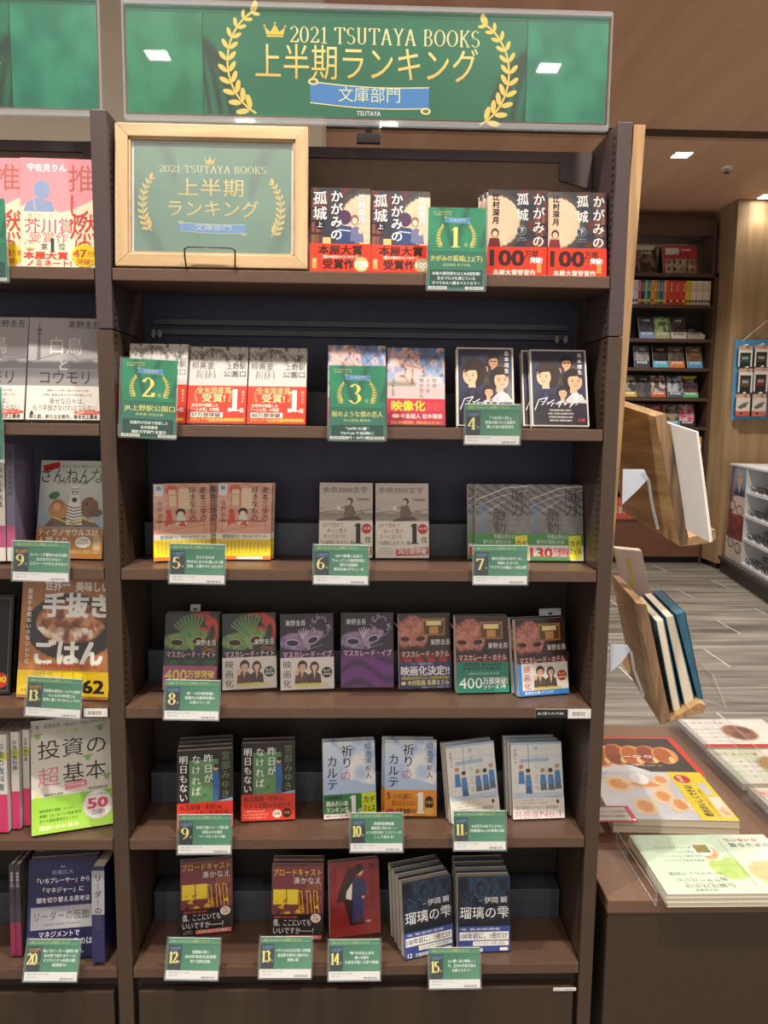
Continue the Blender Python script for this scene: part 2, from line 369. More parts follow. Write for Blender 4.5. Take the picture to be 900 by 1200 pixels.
# ================================================================ THE SETTING
floor_base = MB().box(-3.5, 5.5, -5.5, 6.2, -.05, -.0012)
setp(floor_base.build('floor', mat('pale_floor_joint', 'd4d0c4', .7)), kind='structure')
FLOOR = bpy.data.objects['floor']
PLANKM = wood('grey_brown_plank', '56534e', '8f8a81', 0, 2.2, .42, rnd=True)
pm = {}
def plank_mesh(L):
    k = round(L, 2)
    if k not in pm: pm[k] = MB().box(0, L, 0, .304, -.004, 0).mesh('plank', PLANKM)
    return pm[k]
for r_ in range(16):
    y = .86+r_*.31; x = .95-((0, .62, .21, .95, .43, 1.1, .08, .74, .33)[r_ % 9])
    while x < 4.2:
        link('plank', plank_mesh(1.243), FLOOR, (x, y, 0)); x += 1.25
fs = MB()
for r_ in range(20):
    y = -5.34+r_*.31; x = -3.4-((r_*.47) % .8)
    while x < 4.9: fs.box(max(x, -3.5), min(x+1.245, 5.5), y, y+.306, -.004, 0); x += 1.25
setp(fs.build('floor_planks', wood('grey_brown_plank_aisle', '56534e', '8f8a81', 0, 2.2, .42), FLOOR), kind='stuff')
# ceiling with wood grain running away from the viewer
cm = wood('brown_grained_ceiling', 'c99c82', 'dab298', 1, .55, .6)
cb = MB().box(-3.5, 5.5, -5.5, 3.58, CEIL, CEIL+.04).box(-3.5, 5.5, 3.76, 6.2, CEIL, CEIL+.04)
setp(cb.build('ceiling', cm), kind='structure')
setp(MB().box(-3.5, 5.5, 3.56, 3.78, CEIL+.02, CEIL+.10).build('trim_1', mat('dark_slot', '4a3626', .7)), kind='structure')
setp(MB().box(1.8, 3.52, 5.56, 5.6, 2.98, 3.05).build('trim_2', mat('red_brown_trim', '8a5a40', .5)), kind='structure')
setp(MB().box(-3.5, 5.5, 6.1, 6.2, 0, 3.1).build('wall_back', mat('far_wall', 'a99a86', .8)), kind='structure')
setp(MB().box(-3.5, .326, .75, .95, 0, CEIL).build('wall_column', mat('beige_plaster', 'bdb3a2', .75, 0, .03, 10)), kind='structure')
setp(MB().box(.3, 1.5, 1.9, 2.0, 1.2, 2.26).box(.55, .56, 1.88, 1.9, 1.2, 2.26).build('trim_3', mat('tan_partition', 'a98c6c', .7, 0, .03, 10)), kind='structure')
setp(MB().box(5.3, 5.4, -2.0, 6.1, 0, CEIL-.002).build('wall_side', mat('warm_side_wall', 'b5a68f', .8, 0, .03, 8)), kind='structure')
# lit downlight fittings
emit = bpy.data.materials.new('lit_diffuser'); emit.use_nodes = True; b = emit.node_tree.nodes['Principled BSDF']
b.inputs['Emission Color'].default_value = (1, .88, .72, 1); b.inputs['Emission Strength'].default_value = 14
where = ['over the aisle behind the viewer, left', 'over the aisle behind the viewer, right', 'further behind the viewer, right of centre', 'further behind the viewer, left of centre',
         'just in front of the shelves, left', 'just in front of the shelves, right', 'above the far bookcase, the lone bright square', 'at the right edge over the oak end wall',
         'behind the shelving unit', 'over the middle of the aisle', 'right of the low cabinet']
for i, (lx, ly, pw) in enumerate(LAMPS):
    t = thing('ceiling_downlight', 'square recessed warm white downlight '+where[i], 'ceiling light', (lx, ly, CEIL), group='recessed square downlights')
    MB().box(-.065, .065, -.065, -.055, -.006, 0).box(-.065, .065, .055, .065, -.006, 0).box(-.065, -.055, -.055, .055, -.006, 0).box(.055, .065, -.055, .055, -.006, 0).build('frame', mat('lamp_trim', 'c9b9a4', .5), t)
    MB().box(-.055, .055, -.055, .055, -.004, -.001).build('diffuser', emit, t)
s = thing('fire_sprinkler', 'small white ceiling sprinkler disc right of the bright square downlight', 'sprinkler', (3.016, 4.262, CEIL))
MB().tube([(0, 0, 0), (0, 0, -.012)], .04, 16).build('plate', WHITE, s); MB().tube([(0, 0, -.012), (0, 0, -.035)], .012, 8).tube([(0, 0, -.035), (0, 0, -.038)], .025, 12).build('head', mat('chrome', 'c8c8c8', .2, 1), s)

# ================================================================ SHELVING UNIT
ZS = [1.503, 1.235, .976, .715, .456, .193]
U = thing('shelving_unit', 'dark brown steel bookstore shelving unit with two bays of six shelves', 'shelving')
def upright(x0, x1, inner, left_inner):
    MB().box(x0, x1, 0, .15, 1.4, 1.761).build('upper_post', mat('plum_brown_coat', '463b3c', .42, 0, .05, 120, .15), U, .0012)
    MB().box(x0, x1, 0, .212, 0, 1.398).build('lower_post', BROWN, U, .0012)
    MB().box(x0, x1, .15, .212, 1.398, 1.503).build('rear_filler', BROWN, U)
    sl = MB()
    for sgn, x in ((1, x1), (-1, x0)):
        if (sgn == 1 and not inner) or (sgn == -1 and not left_inner): continue
        for k in range(136):
            z = .05+k*.0125
            for y in (.012, .128 if z > 1.4 else .185):
                sl.box(x-.0005, x+.0005, y, y+.009, z, z+.0042)
    setp(sl.build('slot', BLACK, U), kind='stuff')
upright(-.028, 0, True, True); upright(.870, .896, False, True); upright(-.926, -.898, True, False)
for bx0, bx1 in ((0, .87), (-.898, -.028)):
    for k, z in enumerate(ZS):
        d = .15 if k == 0 else .2
        m = MB().box(bx0+.0015, bx1-.0015, 0, d, z-.021, z)
        m.build('shelf', mat('brown_shelf_coat', '5a4538', .36, 0, .05, 120, .1), U, .0016)
    MB().box(bx0, bx1, .15, .155, 1.49, 1.757).build('upper_back_panel', mat('brown_back_panel', '6a5548', .55, 0, .04, 60), U)
    MB().box(bx0, bx1, .2, .206, .965, 1.5).build('navy_back_panel', mat('navy_back', '33364a', .6, 0, .04, 60), U); MB().box(bx0, bx1, .2, .206, .02, .9645).build('lower_back_panel', BACKM, U)
    MB().box(bx0+.03, bx1-.03, .143, .15, 1.738, 1.757).build('header_rail', mat('plum_brown_coat', '463b3c'), U, .001)
    for x0, x1 in ((bx0+.002, bx0+.062), (bx1-.062, bx1-.002)):
        MB().prism([(x0, .1425, 1.757), (x1, .1425, 1.757), (x1, .1425, 1.69 if x1 > (bx0+bx1)/2 else 1.705), (x0, .1425, 1.705 if x1 > (bx0+bx1)/2 else 1.69)], (0, .006, 0)).build('header_bracket', mat('plum_brown_coat', '463b3c'), U)
    for z in (1.436, 1.4165):
        MB().box(bx0+.02, bx1-.02, .188, .2, z-.006, z+.006).build('back_rail', mat('navy_steel_rail', '3a3c48', .4), U, .001)
    for k in range(1, 6):
        MB().box(bx0+.006, bx1-.006, .139, .198, ZS[k], ZS[k]+.066).build('riser', RISERM, U, .0015)
    MB().box(bx0+.010, bx1-.010, .002, .02, .0, .141).build('base_panel', BASEM, U, .0015)
    MB().box(bx0, bx1, .022, .15, .0, .17).build('base_box', BROWND, U)
for x in (.022, .034, .824, .842):
    MB().prism(arc(0, 0, .0045, .008, 0, 360, 12)[:-1] and [(a, 0, b) for a, b in arc(0, 0, .0045, .008, 0, 360, 12)[:-1]], (0, .003, 0)).build('cap', mat('pale_cap', '8e8a84', .5), U, 0, (x, .182, 1.412))
MB().prism([(.898, .0, 1.757), (.898, .085, .72), (.898, .085, .335), (.898, .30, .335), (.898, .30, 1.757)], (.0205, 0, 0)).build('oak_end_panel', OAK, U, .0008)
# labels stuck to the shelf edges
def strip(name, label, x0, x1, z0, z1, fn, y=-.0022, cat='label'):
    W, Hh = (x1-x0)*1000, (z1-z0)*1000; c = Canvas(W, Hh); fn(c, W, Hh)
    ex = MB().box(-(x1-x0)/2, (x1-x0)/2, .00004, .0014, 0, z1-z0)
    o = link(name, c.mesh(name, INK, extra=[(ex, 'e6e6e2')]), None, ((x0+x1)/2, y, z0)); return setp(o, label, cat)
def dk(c, W, Hh): c.r(0, 0, W, Hh, '1d1d1f'); c.t('2021 文庫 ランキング 2020', 4, Hh*.3, Hh*.36, 'd8d8d8', w=W*.8, bold=.02)
def bc(c, W, Hh): c.r(0, 0, W, Hh, 'dcdcd8'); c.barcode(W*.12, Hh*.18, W*.7, Hh*.66)
def bc2(c, W, Hh): c.r(0, 0, W, Hh, 'dcdcd8'); c.barcode(W*.45, Hh*.2, W*.45, Hh*.6); c.t('文庫', W*.1, Hh*.25, Hh*.5, '777777')
strip('shelf_label', 'black shelf edge label with white lettering, right end of the fourth shelf', .764, .825, .6955, .7125, dk)
strip('shelf_label', 'white barcode label at the right end of the fourth shelf edge', .8255, .869, .6945, .7125, bc)
strip('shelf_label', 'small white label at the top right of the base panel', .820, .865, .1345, .1405, bc2, -.0002)
strip('shelf_label', 'white barcode label on the fourth shelf edge of the left bay', -.074, -.031, .698, .7135, bc)

# ================================================================ BOOKS
MESH = {}
def person_m(c, x, y, h, col, hair, legs=None):
    """small standing figure seen on a cover"""
    c.p([(x-h*.12, y+h*.2), (x+h*.12, y+h*.2), (x+h*.14, y+h*.6), (x-h*.14, y+h*.6)], col)
    c.p([(x-h*.1, y+h*.58), (x-.01*h, y+h*.58), (x-h*.02, y+h), (x-h*.09, y+h)], legs or col); c.p([(x+.01*h, y+h*.58), (x+h*.1, y+h*.58), (x+h*.1, y+h), (x+h*.03, y+h)], legs or col)
    c.l([(x-h*.12, y+h*.24), (x-h*.17, y+h*.5)], h*.05, col); c.l([(x+h*.12, y+h*.24), (x+h*.17, y+h*.5)], h*.05, col)
    c.e(x, y+h*.1, h*.07, h*.09, 'd9b090', 12); c.e(x, y+h*.06, h*.08, h*.07, hair, 12)

def castle(side):
    def f(c):
        def bg(U, V):
            a = mix((44, 52, 66), (92, 52, 48), (noise(U, V, 7, 3)-.4)*4)
            d = np.hypot((U-(.95 if side == 'a' else .12))*1.1, (V-.5)*1.15)
            o = mix((214, 178, 150), (226, 200, 172), noise(U, V, 8, 9)); rim = mix((56, 78, 90), (80, 60, 54), noise(U, V, 10, 2))
            a = np.where((d < .56)[..., None], rim, a); return np.where((d < .47)[..., None], o, a)
        c.ra(0, 0, 105, 110, 42, 44, bg)
        r = random.Random(4)
        for q in range(4):
            x0 = 2 if side == 'a' else 84; c.r(x0, 14+q*22, 20, 2, '241c20')
            for k in range(8): c.p([(x0+k*2.4, 18+q*22), (x0+k*2.4+2, 18+q*22), (x0+k*2.4+2, 35+q*22), (x0+k*2.4, 35+q*22)], r.choice(['7a3a30', '5b3440', '8a5a40', '3c4a60']), True)
            c.up()
        if side == 'a':
            c.e(60, 52, 12, 13, '4a3350', 20); c.p([(44, 98), (46, 74), (54, 66), (72, 68), (78, 98)], '2f4570'); c.l([(50, 74), (70, 76)], 2, 'c8ccd8')
            c.e(78, 56, 7, 9, '8a5a60', 16); c.e(78, 58, 4.6, 6, 'efc9a8', 14); c.p([(70, 94), (72, 72), (80, 67), (92, 74), (94, 96)], '6b6f96'); c.e(88, 76, 4, 5, 'e8c0a0', 10)
            c.vt('かがみの', 46, 4, 22, 'f2f0ea', 22.5, .018); c.vt('孤城', 17, 6, 25, 'f2f0ea', 27, .015)
            c.e(17, 66, 8, 8, '14161c', 20); c.t('上', 17, 60, 11, 'f0f0f0', al='c'); c.vt('辻村深月', 90, 10, 13, 'ffffff', 13.2, .02)
            c.r(22, 88, 14, 16, 'd8b878')
        else:
            c.e(13, 75, 7, 8, '5a3038', 16); c.e(13, 77, 4.5, 5.5, 'e9c2a0', 12); c.p([(0, 104), (4, 84), (20, 84), (24, 104)], '7a2834')
            c.vt('かがみの', 90, 5, 22, 'f2f0ea', 24, .015); c.vt('孤城', 61, 5, 22, 'f2f0ea', 27, .012); c.e(60, 70, 8.5, 8.5, '8d9aa0', 20); c.e(60, 70, 7.6, 7.6, '39454e', 20); c.t('下', 60, 64, 11, 'f0f0f0', al='c')
            c.vt('辻村深月', 14, 6, 13, '1c1a20', 13.5, .03); c.lines(2, 52, 82, 18, 4, 2, 'c8d0d0', bold=0)
    return f
def castle_band(side):
    def f(c):
        c.r(0, 0, 105, c.H, 'e23a22')
        if side == 'a':
            c.t('本屋大賞', 53, 2, 18, '2a1410', w=78, bold=.045, al='c'); c.t('【驚きの結末のベストセラー】', 53, 20, 6, 'fff4e8', w=60, bold=.02, al='c')
            c.t('受賞作', 22, 27, 18, '2a1410', w=56, bold=.045); c.e(90, 36, 13, 13, 'c9b878'); c.t('100', 90, 28, 14, 'ffffff', w=20, bold=.04, al='c'); c.t('万部', 90, 40, 5, 'ffffff', al='c', bold=.02)
            c.r(4, 26, 8, 18, 'c09a5a'); c.t('文', 8, 28, 5, 'ffffff', al='c')
        else:
            c.t('100', 4, -1, 38, '3a1a20', w=62, bold=.05); c.t('万部', 66, 5, 15, '2a1410', w=24, bold=.03); c.t('突破!', 76, 17, 11, 'ffffff', w=22, bold=.04)
            c.t('本屋大賞受賞作', 48, 39, 11, 'ffe9dc', w=76, bold=.03, al='c'); c.r(88, 28, 8, 16, 'c09a5a')
    return f
def station(c):
    def bg(U, V):
        n = noise(U*1.5 % 1, V, 14, 5); t = (n-.56)*9*np.clip(1-V*2.1, 0, 1); g = mix((208, 206, 202), (96, 92, 90), t)
        return g
    c.ra(0, 0, 105, 80, 50, 40, bg); r = random.Random(2)
    for k in range(7): x = 4+k*8; c.l([(x, 16-k), (x+6, 7+k % 3), (x+12, 14)], 1.1, '4a4644')
    for k in range(16): x = 28+r.random()*30; c.l([(x, 4), (x+r.uniform(-2, 2), 12+r.random()*14)], .7, '6a6460', True)
    c.up(); c.t('JR', 88, 18, 14, '4a4642', al='c'); c.t('上野駅', 84, 31, 13, '3a3633', w=36, al='c'); c.t('公園口', 82, 46, 13, '3a3633', w=40, al='c')
    c.t('柳美里', 24, 30, 14, '6a645f', w=40, al='c')
    for k in range(16): x = 14+r.random()*34; c.l([(x, 44+r.random()*4), (x+r.uniform(-3, 3), 58+r.random()*5)], .9, '96918c', True)
    c.up()
def station_band(n):
    def f(c):
        c.r(0, 0, 105, c.H, 'cf3a26'); c.t('全米図書賞', 46, 2, 14, 'f0d890', w=60, bold=.015, al='c'); c.t('受賞!', 46, 15, 17, 'f3e2a8', w=42, bold=.02, al='c')
        c.laurel(22, 18, 9, 15, -1, 'e0c070', 7, 4, 2); c.laurel(68, 18, 9, 15, 1, 'e0c070', 7, 4, 2)
        c.sf('1', 73, 6, 42, 'fff6e6', .2, .05); c.t('第', 72, 42, 8, 'ffffff', bold=.03); c.t('位', 93, 42, 9, 'ffffff', bold=.03); c.vt('大ヒット', 99, 8, 6, 'fff0d0', 6.4, .02)
        c.t('全世界が感動した', 7, 34, 7, 'fff4e6', w=48, bold=.02); c.t('「一人の男」の物語', 7, 42, 7, 'fff4e6', w=50, bold=.02)
        c.r(6, 51, 58, 10, 'e9e2d4'); c.t(n+'万部突破', 8, 51.5, 9, '3a2622', w=52, bold=.035); c.t('メディアで話題沸騰!', 6, 62, 7, 'f0d060', w=60, bold=.02); c.r(66, 62, 36, 6, 'e0b040')
    return f
def sakura(c):
    def bg(U, V):
        sky = mix((90, 130, 190), (176, 190, 214), V*2); n = noise(U, V, 10, 21, 4)
        a = mix(sky, (226, 190, 186), (n-.42)*7+(.5-U)*1.2); a = mix(a, (120, 96, 92), (noise(U, V, 16, 33, 3)-.62)*9)
        a = mix(a, (110, 120, 90), (V-.42)*14*(U < .5)); return mix(a, (206, 184, 184), (V-.47)*22)
    c.ra(0, 0, 105, 148, 52, 74, bg); c.l([(100, 2), (80, 24), (60, 40), (20, 30)], 1, '6b5450'); c.l([(88, 12), (70, 16), (50, 14)], .8, '6b5450')
    c.r(58, 56, 42, 12, 'd6c8c8'); c.vt('桜の', 86, 58, 9, '3c3436', 10); c.vt('ような', 74, 58, 9, '3c3436', 10); c.vt('僕の恋人', 62, 58, 9, '3c3436', 10); c.vt('宇山佳佑', 10, 72, 5, '3c3436', 5.4)
def sakura_band(c):
    c.r(0, 0, 105, c.H, 'c23048', 'a82c48'); c.t('映像化', 7, 3, 21, 'f0d040', w=62, bold=.035); c.t('決定!!', 70, 6, 17, 'e05050', w=30, bold=.03)
    c.t('中島健人 松本穂香', 24, 28, 10, 'ffd8d0', w=76, bold=.02); c.e(15, 33, 7, 4, 'e8c8b0'); c.t('恋愛小説の最高傑作、感動の涙が止まらない', 6, 42, 6, 'e8c860', w=92, bold=.01)
def film(c):
    c.r(0, 0, 105, 148, 'c9c6c0'); c.ra(3, 3, 99, 142, 40, 56, lambda U, V: mix(mix((30, 36, 62), (58, 66, 96), noise(U, V, 5, 8)), (18, 18, 30), (V-.5)*2.5))
    c.suit(80, 30, 30, 20, '5a4a40', None); c.head(68, 26, 11, '241c1a', 'c9987a', 0); c.l([(60, 26), (76, 26)], 1, '2a2422')
    c.head(52, 40, 8, '2a2220', 'b88a6c'); c.suit(50, 52, 20, 18, '3f3a2c', None); c.head(50, 54, 7, '1e1a1a', 'c09a7a')
    c.suit(28, 84, 46, 50, '1c1e36', '30324e'); c.e(33, 48, 23, 27, '2c1f1e', 24); c.head(28, 52, 17, '2a1d1c', 'ddb092', -1, long=False)
    c.suit(82, 84, 44, 50, 'b8b6b8', 'dcdad6'); c.head(79, 60, 17, '1c1618', 'd0a284', 1)
    c.head(58, 84, 9.5, '2a1c1a', 'd0a080', .5); c.suit(58, 97, 22, 20, '8a6a50', 'cdb89a')
    c.ra(3, 104, 99, 41, 12, 6, lambda U, V: mix((26, 26, 44), (18, 18, 32), V))
    for P in ([(6, 118), (14, 98), (30, 94), (20, 108)], [(30, 106), (42, 98)], [(36, 110), (40, 104)], [(46, 106), (56, 100), (50, 112)], [(62, 108), (66, 102)], [(70, 112), (92, 88), (96, 94), (74, 106)]): c.l(P, 1.4, 'e6e4e8')
    c.t('ファーストラヴ', 52, 100, 9, 'dcdae0', w=70, al='c'); c.lines(4, 28, 116, 50, 6.5, 4, 'c8c0b4', '堀本裕樹板本健二監督作品脚本音楽映画主演出演', bold=.02); c.t('文庫', 84, 133, 7, 'b03040', bold=.03); c.vt('島本理生', 92, 7, 9, 'e8e8ea', 11, .02)
def mugi(c):
    c.ra(0, 0, 105, 100, 30, 30, blot((222, 178, 160), (206, 150, 132), 8, 11)); c.r(2, 2, 16, 22, 'dfe6ea'); c.r(6, 5, 8, 8, '5a9ac8')
    c.e(34, 12, 12, 9, 'd2604a', 20); c.r(28, 12, 14, 34, 'e2c8a8'); c.l([(28, 22), (44, 22), (44, 44), (28, 44), (28, 22)], 1, 'b06a56')
    c.r(46, 10, 26, 40, 'e6cfae'); c.l([(46, 10), (46, 50), (72, 50), (72, 10)], .8, 'b88a70'); c.e(50, 56, 9, 8, '2a2422'); c.e(50, 60, 6, 6, 'f0d4b8'); c.p([(40, 80), (44, 64), (58, 64), (62, 80)], 'cfe0d8')
    c.r(4, 72, 90, 3, 'b05a48'); c.p([(20, 90), (24, 60), (34, 58), (36, 90)], 'c84e3c'); c.e(28, 55, 5, 5, 'c84e3c'); c.p([(50, 90), (46, 78), (56, 72), (62, 90)], 'cc5038')
    c.p([(4, 96), (30, 78), (60, 84), (98, 74), (98, 100), (4, 100)], 'd8a48e'); c.l([(6, 94), (96, 80)], .7, 'a85a48'); c.l([(10, 70), (10, 98)], .7, 'a85a48'); c.l([(94, 30), (94, 98)], .7, 'a85a48')
    c.vt('麦本三歩の', 92, 6, 14, '2a2426', 13.5, .01); c.vt('好きなもの', 72, 6, 14, '2a2426', 13.5, .01); c.vt('住野よる', 12, 34, 10, '4a4040', 11)
    c.r(0, 98, 105, 11, 'e9e6dc'); c.t('感想続々!', 12, 99, 9, '3a6a5a', w=34, bold=.02); c.t('読者から届いた声がいっぱい', 50, 100, 6, '3a5a50', w=48, bold=.01)
    c.r(0, 109, 105, 32, 'e9cc20'); r = random.Random(5)
    for k in range(13): c.l([(8+k*7.3, 113), (8+k*7.3, 113+r.uniform(14, 25))], 1.0, '8a7420', True)
    c.up(); c.r(0, 141, 105, 7, 'e0703a'); c.r(40, 142, 50, 5, 'ecd8c8')
def yomei(c):
    c.ra(0, 0, 105, 74, 42, 30, lambda U, V: mix(mix((196, 190, 182), (178, 170, 164), V), (120, 112, 104), (noise(U, V, 6, 14, 4)-(1.15-V*.75))*9))
    c.l([(0, 60), (30, 56), (60, 60), (105, 52)], 1.2, '5a524c'); c.r(0, 60, 105, 14, '8a8076', '9a9086')
    c.e(60, 36, 6, 6.5, '4a403c'); c.e(58, 38, 4, 4.5, 'c8b4a0'); c.p([(48, 70), (50, 46), (64, 43), (72, 60), (66, 72)], '6a605a'); c.l([(54, 48), (40, 50)], 2.5, '7a6e66'); c.p([(34, 46), (42, 45), (42, 54), (34, 54)], 'd6d0c6'); c.p([(44, 70), (76, 66), (84, 74), (30, 76)], '4f4641')
    c.t('余命3000文字', 50, 7, 14, '5a5450', w=88, al='c'); c.t('村崎羯諦', 86, 30, 6, '4a4440', w=24, al='c')
def yomei_band(c):
    c.r(0, 0, 105, c.H, 'e4ded2'); c.t('5分で読めて', 6, 3, 10, 'a04038', w=42); c.t('あっと驚き', 16, 14, 10, '9a4440', w=38); c.t('わっと泣ける', 9, 25, 10, '8a4440', w=42)
    c.t('「小説家になろう」第', 4, 38, 9, '2c2624', w=64, bold=.015); c.sf('1', 66, 4, 40, '1c1818', .22, .06); c.t('位', 90, 30, 13, '2c2624', bold=.02); c.e(93, 15, 10, 10, 'b83028'); c.t('大人気', 93, 11, 6, 'f6e8dc', w=16, al='c', bold=.03)
    c.p([(40, 54), (104, 50), (104, 66), (40, 68)], 'c23a30'); c.t('20万部突破', 43, 51, 14, 'f8f0e8', w=58, bold=.04); c.lines(3, 4, 52, 32, 5, 3, '6a625c', bold=0)
def majo(c):
    def bg(U, V):
        n = noise(U, V*.7+U*.3, 9, 44, 4); s = np.abs(np.sin((V*1.2-U*.55)*26)); return mix(mix((96, 98, 98), (150, 152, 150), n), (60, 62, 64), (s-.75)*3*(V < .4))
    c.ra(0, 0, 105, 148, 42, 58, bg); c.l([(0, 30), (60, 6), (105, 2)], 2.2, 'b8bab8'); c.l([(0, 44), (50, 22), (105, 10)], 1.2, 'c6c8c6'); c.l([(10, 60), (60, 30)], .8, 'd0d2d0')
    c.vt('魔力', 82, 8, 27, '2a2c2e', 27, .006); c.t('の', 66, 62, 24, '6f7274'); c.vt('胎動', 46, 46, 25, '26282a', 25, .006); c.vt('東野圭吾', 13, 33, 15, '5f7fa8', 15, .02)
def majo_band(k):
    def f(c):
        c.r(0, 0, 105, 22, '3f8a4a'); c.t('予想は次々に', 34, 1, 9, 'eef4e4', w=42, bold=.01); c.t('鮮やかに裏切られる!', 14, 11, 9, 'eef4e4', w=54, bold=.01)
        c.r(0, 22, 105, c.H-22, 'e6e2d8'); c.t('130', 1, 23, 27, 'c02c24', w=44, bold=.05); c.t('万部突破!', 46, 27, 17, 'c02c24', w=34, bold=.04); c.r(0, c.H-8, 80, 8, '4f8a4f')
        c.p([(76, 4), (100, 2), (102, 48), (78, 50)], 'd9d838'); c.t('カド', 89, 12, 12, '2c2c20', w=20, al='c', bold=.03); c.t('フェス', 89, 28, 12, '2c2c20', w=22, al='c', bold=.03)
    return f
def mask_art(kind):
    pal = {'night': ((30, 44, 34), (58, 110, 62), (126, 160, 92)), 'eve': ((40, 28, 52), (92, 62, 110), (158, 138, 170)), 'hotel': ((46, 12, 12), (124, 60, 50), (200, 132, 112))}[kind]
    def f(c):
        def bg(U, V):
            n = noise(U, V, 6, 50, 4); a = mix((16, 14, 16), pal[0], n*1.6)
            if kind == 'night': a = mix(a, (190, 50, 34), (noise(U, V, 9, 61, 3)-.52)*9*(U > .5)*(V < .36)); a = mix(a, (36, 96, 62), np.abs(np.sin(U*9+V*5))*(V > .62)*.9)
            if kind == 'eve': a = mix(a, (104, 40, 122), (V-.48)*7); s = np.sin(V*26+np.sin(U*5)*3); a = mix(a, (46, 16, 62), np.clip(s, 0, 1)*(V > .6)*.8)
            if kind == 'hotel': s = np.sin((U*1.4-V*.5)*20); a = mix(a, (188, 48, 34), (V-.5)*7); a = mix(a, (70, 40, 26), (noise(U, V, 5, 31)-.45)*3*(V < .5)*(U > .45)); a = mix(a, (60, 14, 14), np.clip(s, 0, 1)*(V > .58)*.85)
            # half mask over the eyes
            if kind == 'hotel': m = 1-np.hypot((U-.26)/.33, (V-.27)/.26)**2; m = np.minimum(m, (.46-V)*4+np.abs(U-.28)*.6)+(noise(U, V, 9, 5)-.5)*.5*(V < .26)
            else: m = 1-np.hypot((U-.38)/.46, (V-.365+.12*(U-.4)+.10*np.abs(U-.4))/.125)**2
            tex = noise(U, V, 18, 70, 3); a = mix(a, mix(pal[1], pal[2], tex*1.5-.1), m*4)
            return a
        c.ra(0, 0, 105, 148, 52, 74, bg)
        if kind != 'hotel':
            gh = '%02x%02x%02x' % pal[2]; gm = '%02x%02x%02x' % pal[1]; fx = 54 if kind == 'night' else 44
            if kind == 'night':
                for k in range(17): a = math.radians(62+k*5.2); c.l([(fx, 50), (fx+26*math.cos(a), 50-26*math.sin(a)), (fx+50*math.cos(a)*.9, 50-48*math.sin(a))], 1.9, (gh, gm)[k % 2], True)
            else:
                for k in range(12): c.l([(14+k*6, 46-abs(k-5)*.7), (16+k*6, 40-abs(k-5)*.7)], 1.0, gh, True)
                for k in range(5): c.l([(44, 50), (36+k*5, 28+abs(k-2)*2)], 1.2, 'd0c4d8', True)
            c.up(); rim = 'b09a5c' if kind == 'night' else 'b8a8c4'
            c.e(24, 57, 14, 7.5, rim, 22, .06); c.e(24, 57.4, 12, 5.6, '120d10', 22, .06); c.e(64, 52, 11.5, 7.5, rim, 22, -.38); c.e(64, 52.4, 9.6, 5.4, '120d10', 22, -.38)
            c.p([(40, 50), (52, 47), (60, 70), (54, 72)], gh)
        else:
            c.e(13, 50, 9, 4.4, '1a0e10', 18, .08); c.e(44, 50, 9.5, 4.6, '1a0e10', 18, -.08); c.p([(25, 52), (31, 52), (34, 64), (23, 64)], 'a87464')
            r = random.Random(3)
            for k in range(13): a = math.radians(30+k*10); q = 18+r.random()*12; c.l([(24+8*math.cos(a), 34-8*math.sin(a)), (24+q*math.cos(a+.2), 34-q*math.sin(a+.2)), (24+q*1.3*math.cos(a), 34-q*1.15*math.sin(a))], 1.2, ('c08478', '8a3a34')[k % 2], True)
            c.up()
        if kind == 'eve':
            r = random.Random(9)
            for k in range(70): a = r.random()*6.28; q = 12+r.random()*9; c.e(80+q*math.cos(a), 24+q*math.sin(a)*1.1, 1.3, 1.3, 'a99ab4', 6, 0, True)
            c.up(); c.l([(14, 66), (50, 72), (84, 62)], .6, 'b8aac4')
        if kind == 'hotel':
            c.r(48, 10, 46, 34, '9a6c30'); c.r(51, 13, 40, 28, '5a3a1c'); c.r(56, 15, 30, 9, 'f0d8a0'); c.r(62, 26, 18, 14, 'c08a48'); c.l([(48, 10), (62, 22)], .8, 'e0b870'); c.l([(94, 10), (80, 22)], .8, 'e0b870')
        if kind == 'night':
            c.l([(74, 70), (82, 66), (92, 71), (100, 66)], 1.6, 'c0602a'); c.l([(76, 74), (90, 70), (102, 74)], 1, 'd08040')
        nx, ny = ((62, 51), (10, 12), (64, 51))[('night', 'eve', 'hotel').index(kind)] if kind != 'eve' else (10, 12)
        c.t('東野圭吾', nx, ny, 12, 'f0ece8', w=40, bold=.012)
        c.t({'night': 'マスカレード・ナイト', 'eve': 'マスカレード・イブ', 'hotel': 'マスカレード・ホテル'}[kind], 5, 73, 14, 'f2b8d0' if kind != 'hotel' else 'f6c8c4', w=96, bold=.02)
    return f
def couple(c, x, y, s):
    c.suit(x-9*s, y+8*s, 26*s, 22*s, '5a4034', 'e0d8cc', '2a2020'); c.head(x-8*s, y, 7.5*s, '2a2020', 'dcae90'); c.e(x-18*s, y+11*s, 3.4*s, 5*s, 'dcae90')
    c.suit(x+13*s, y+9*s, 24*s, 21*s, '4a3630', 'c8b8a8'); c.e(x+13*s, y+2*s, 8*s, 9*s, '2a2020'); c.head(x+13*s, y+1*s, 6.5*s, '2a2020', 'e2b89c')
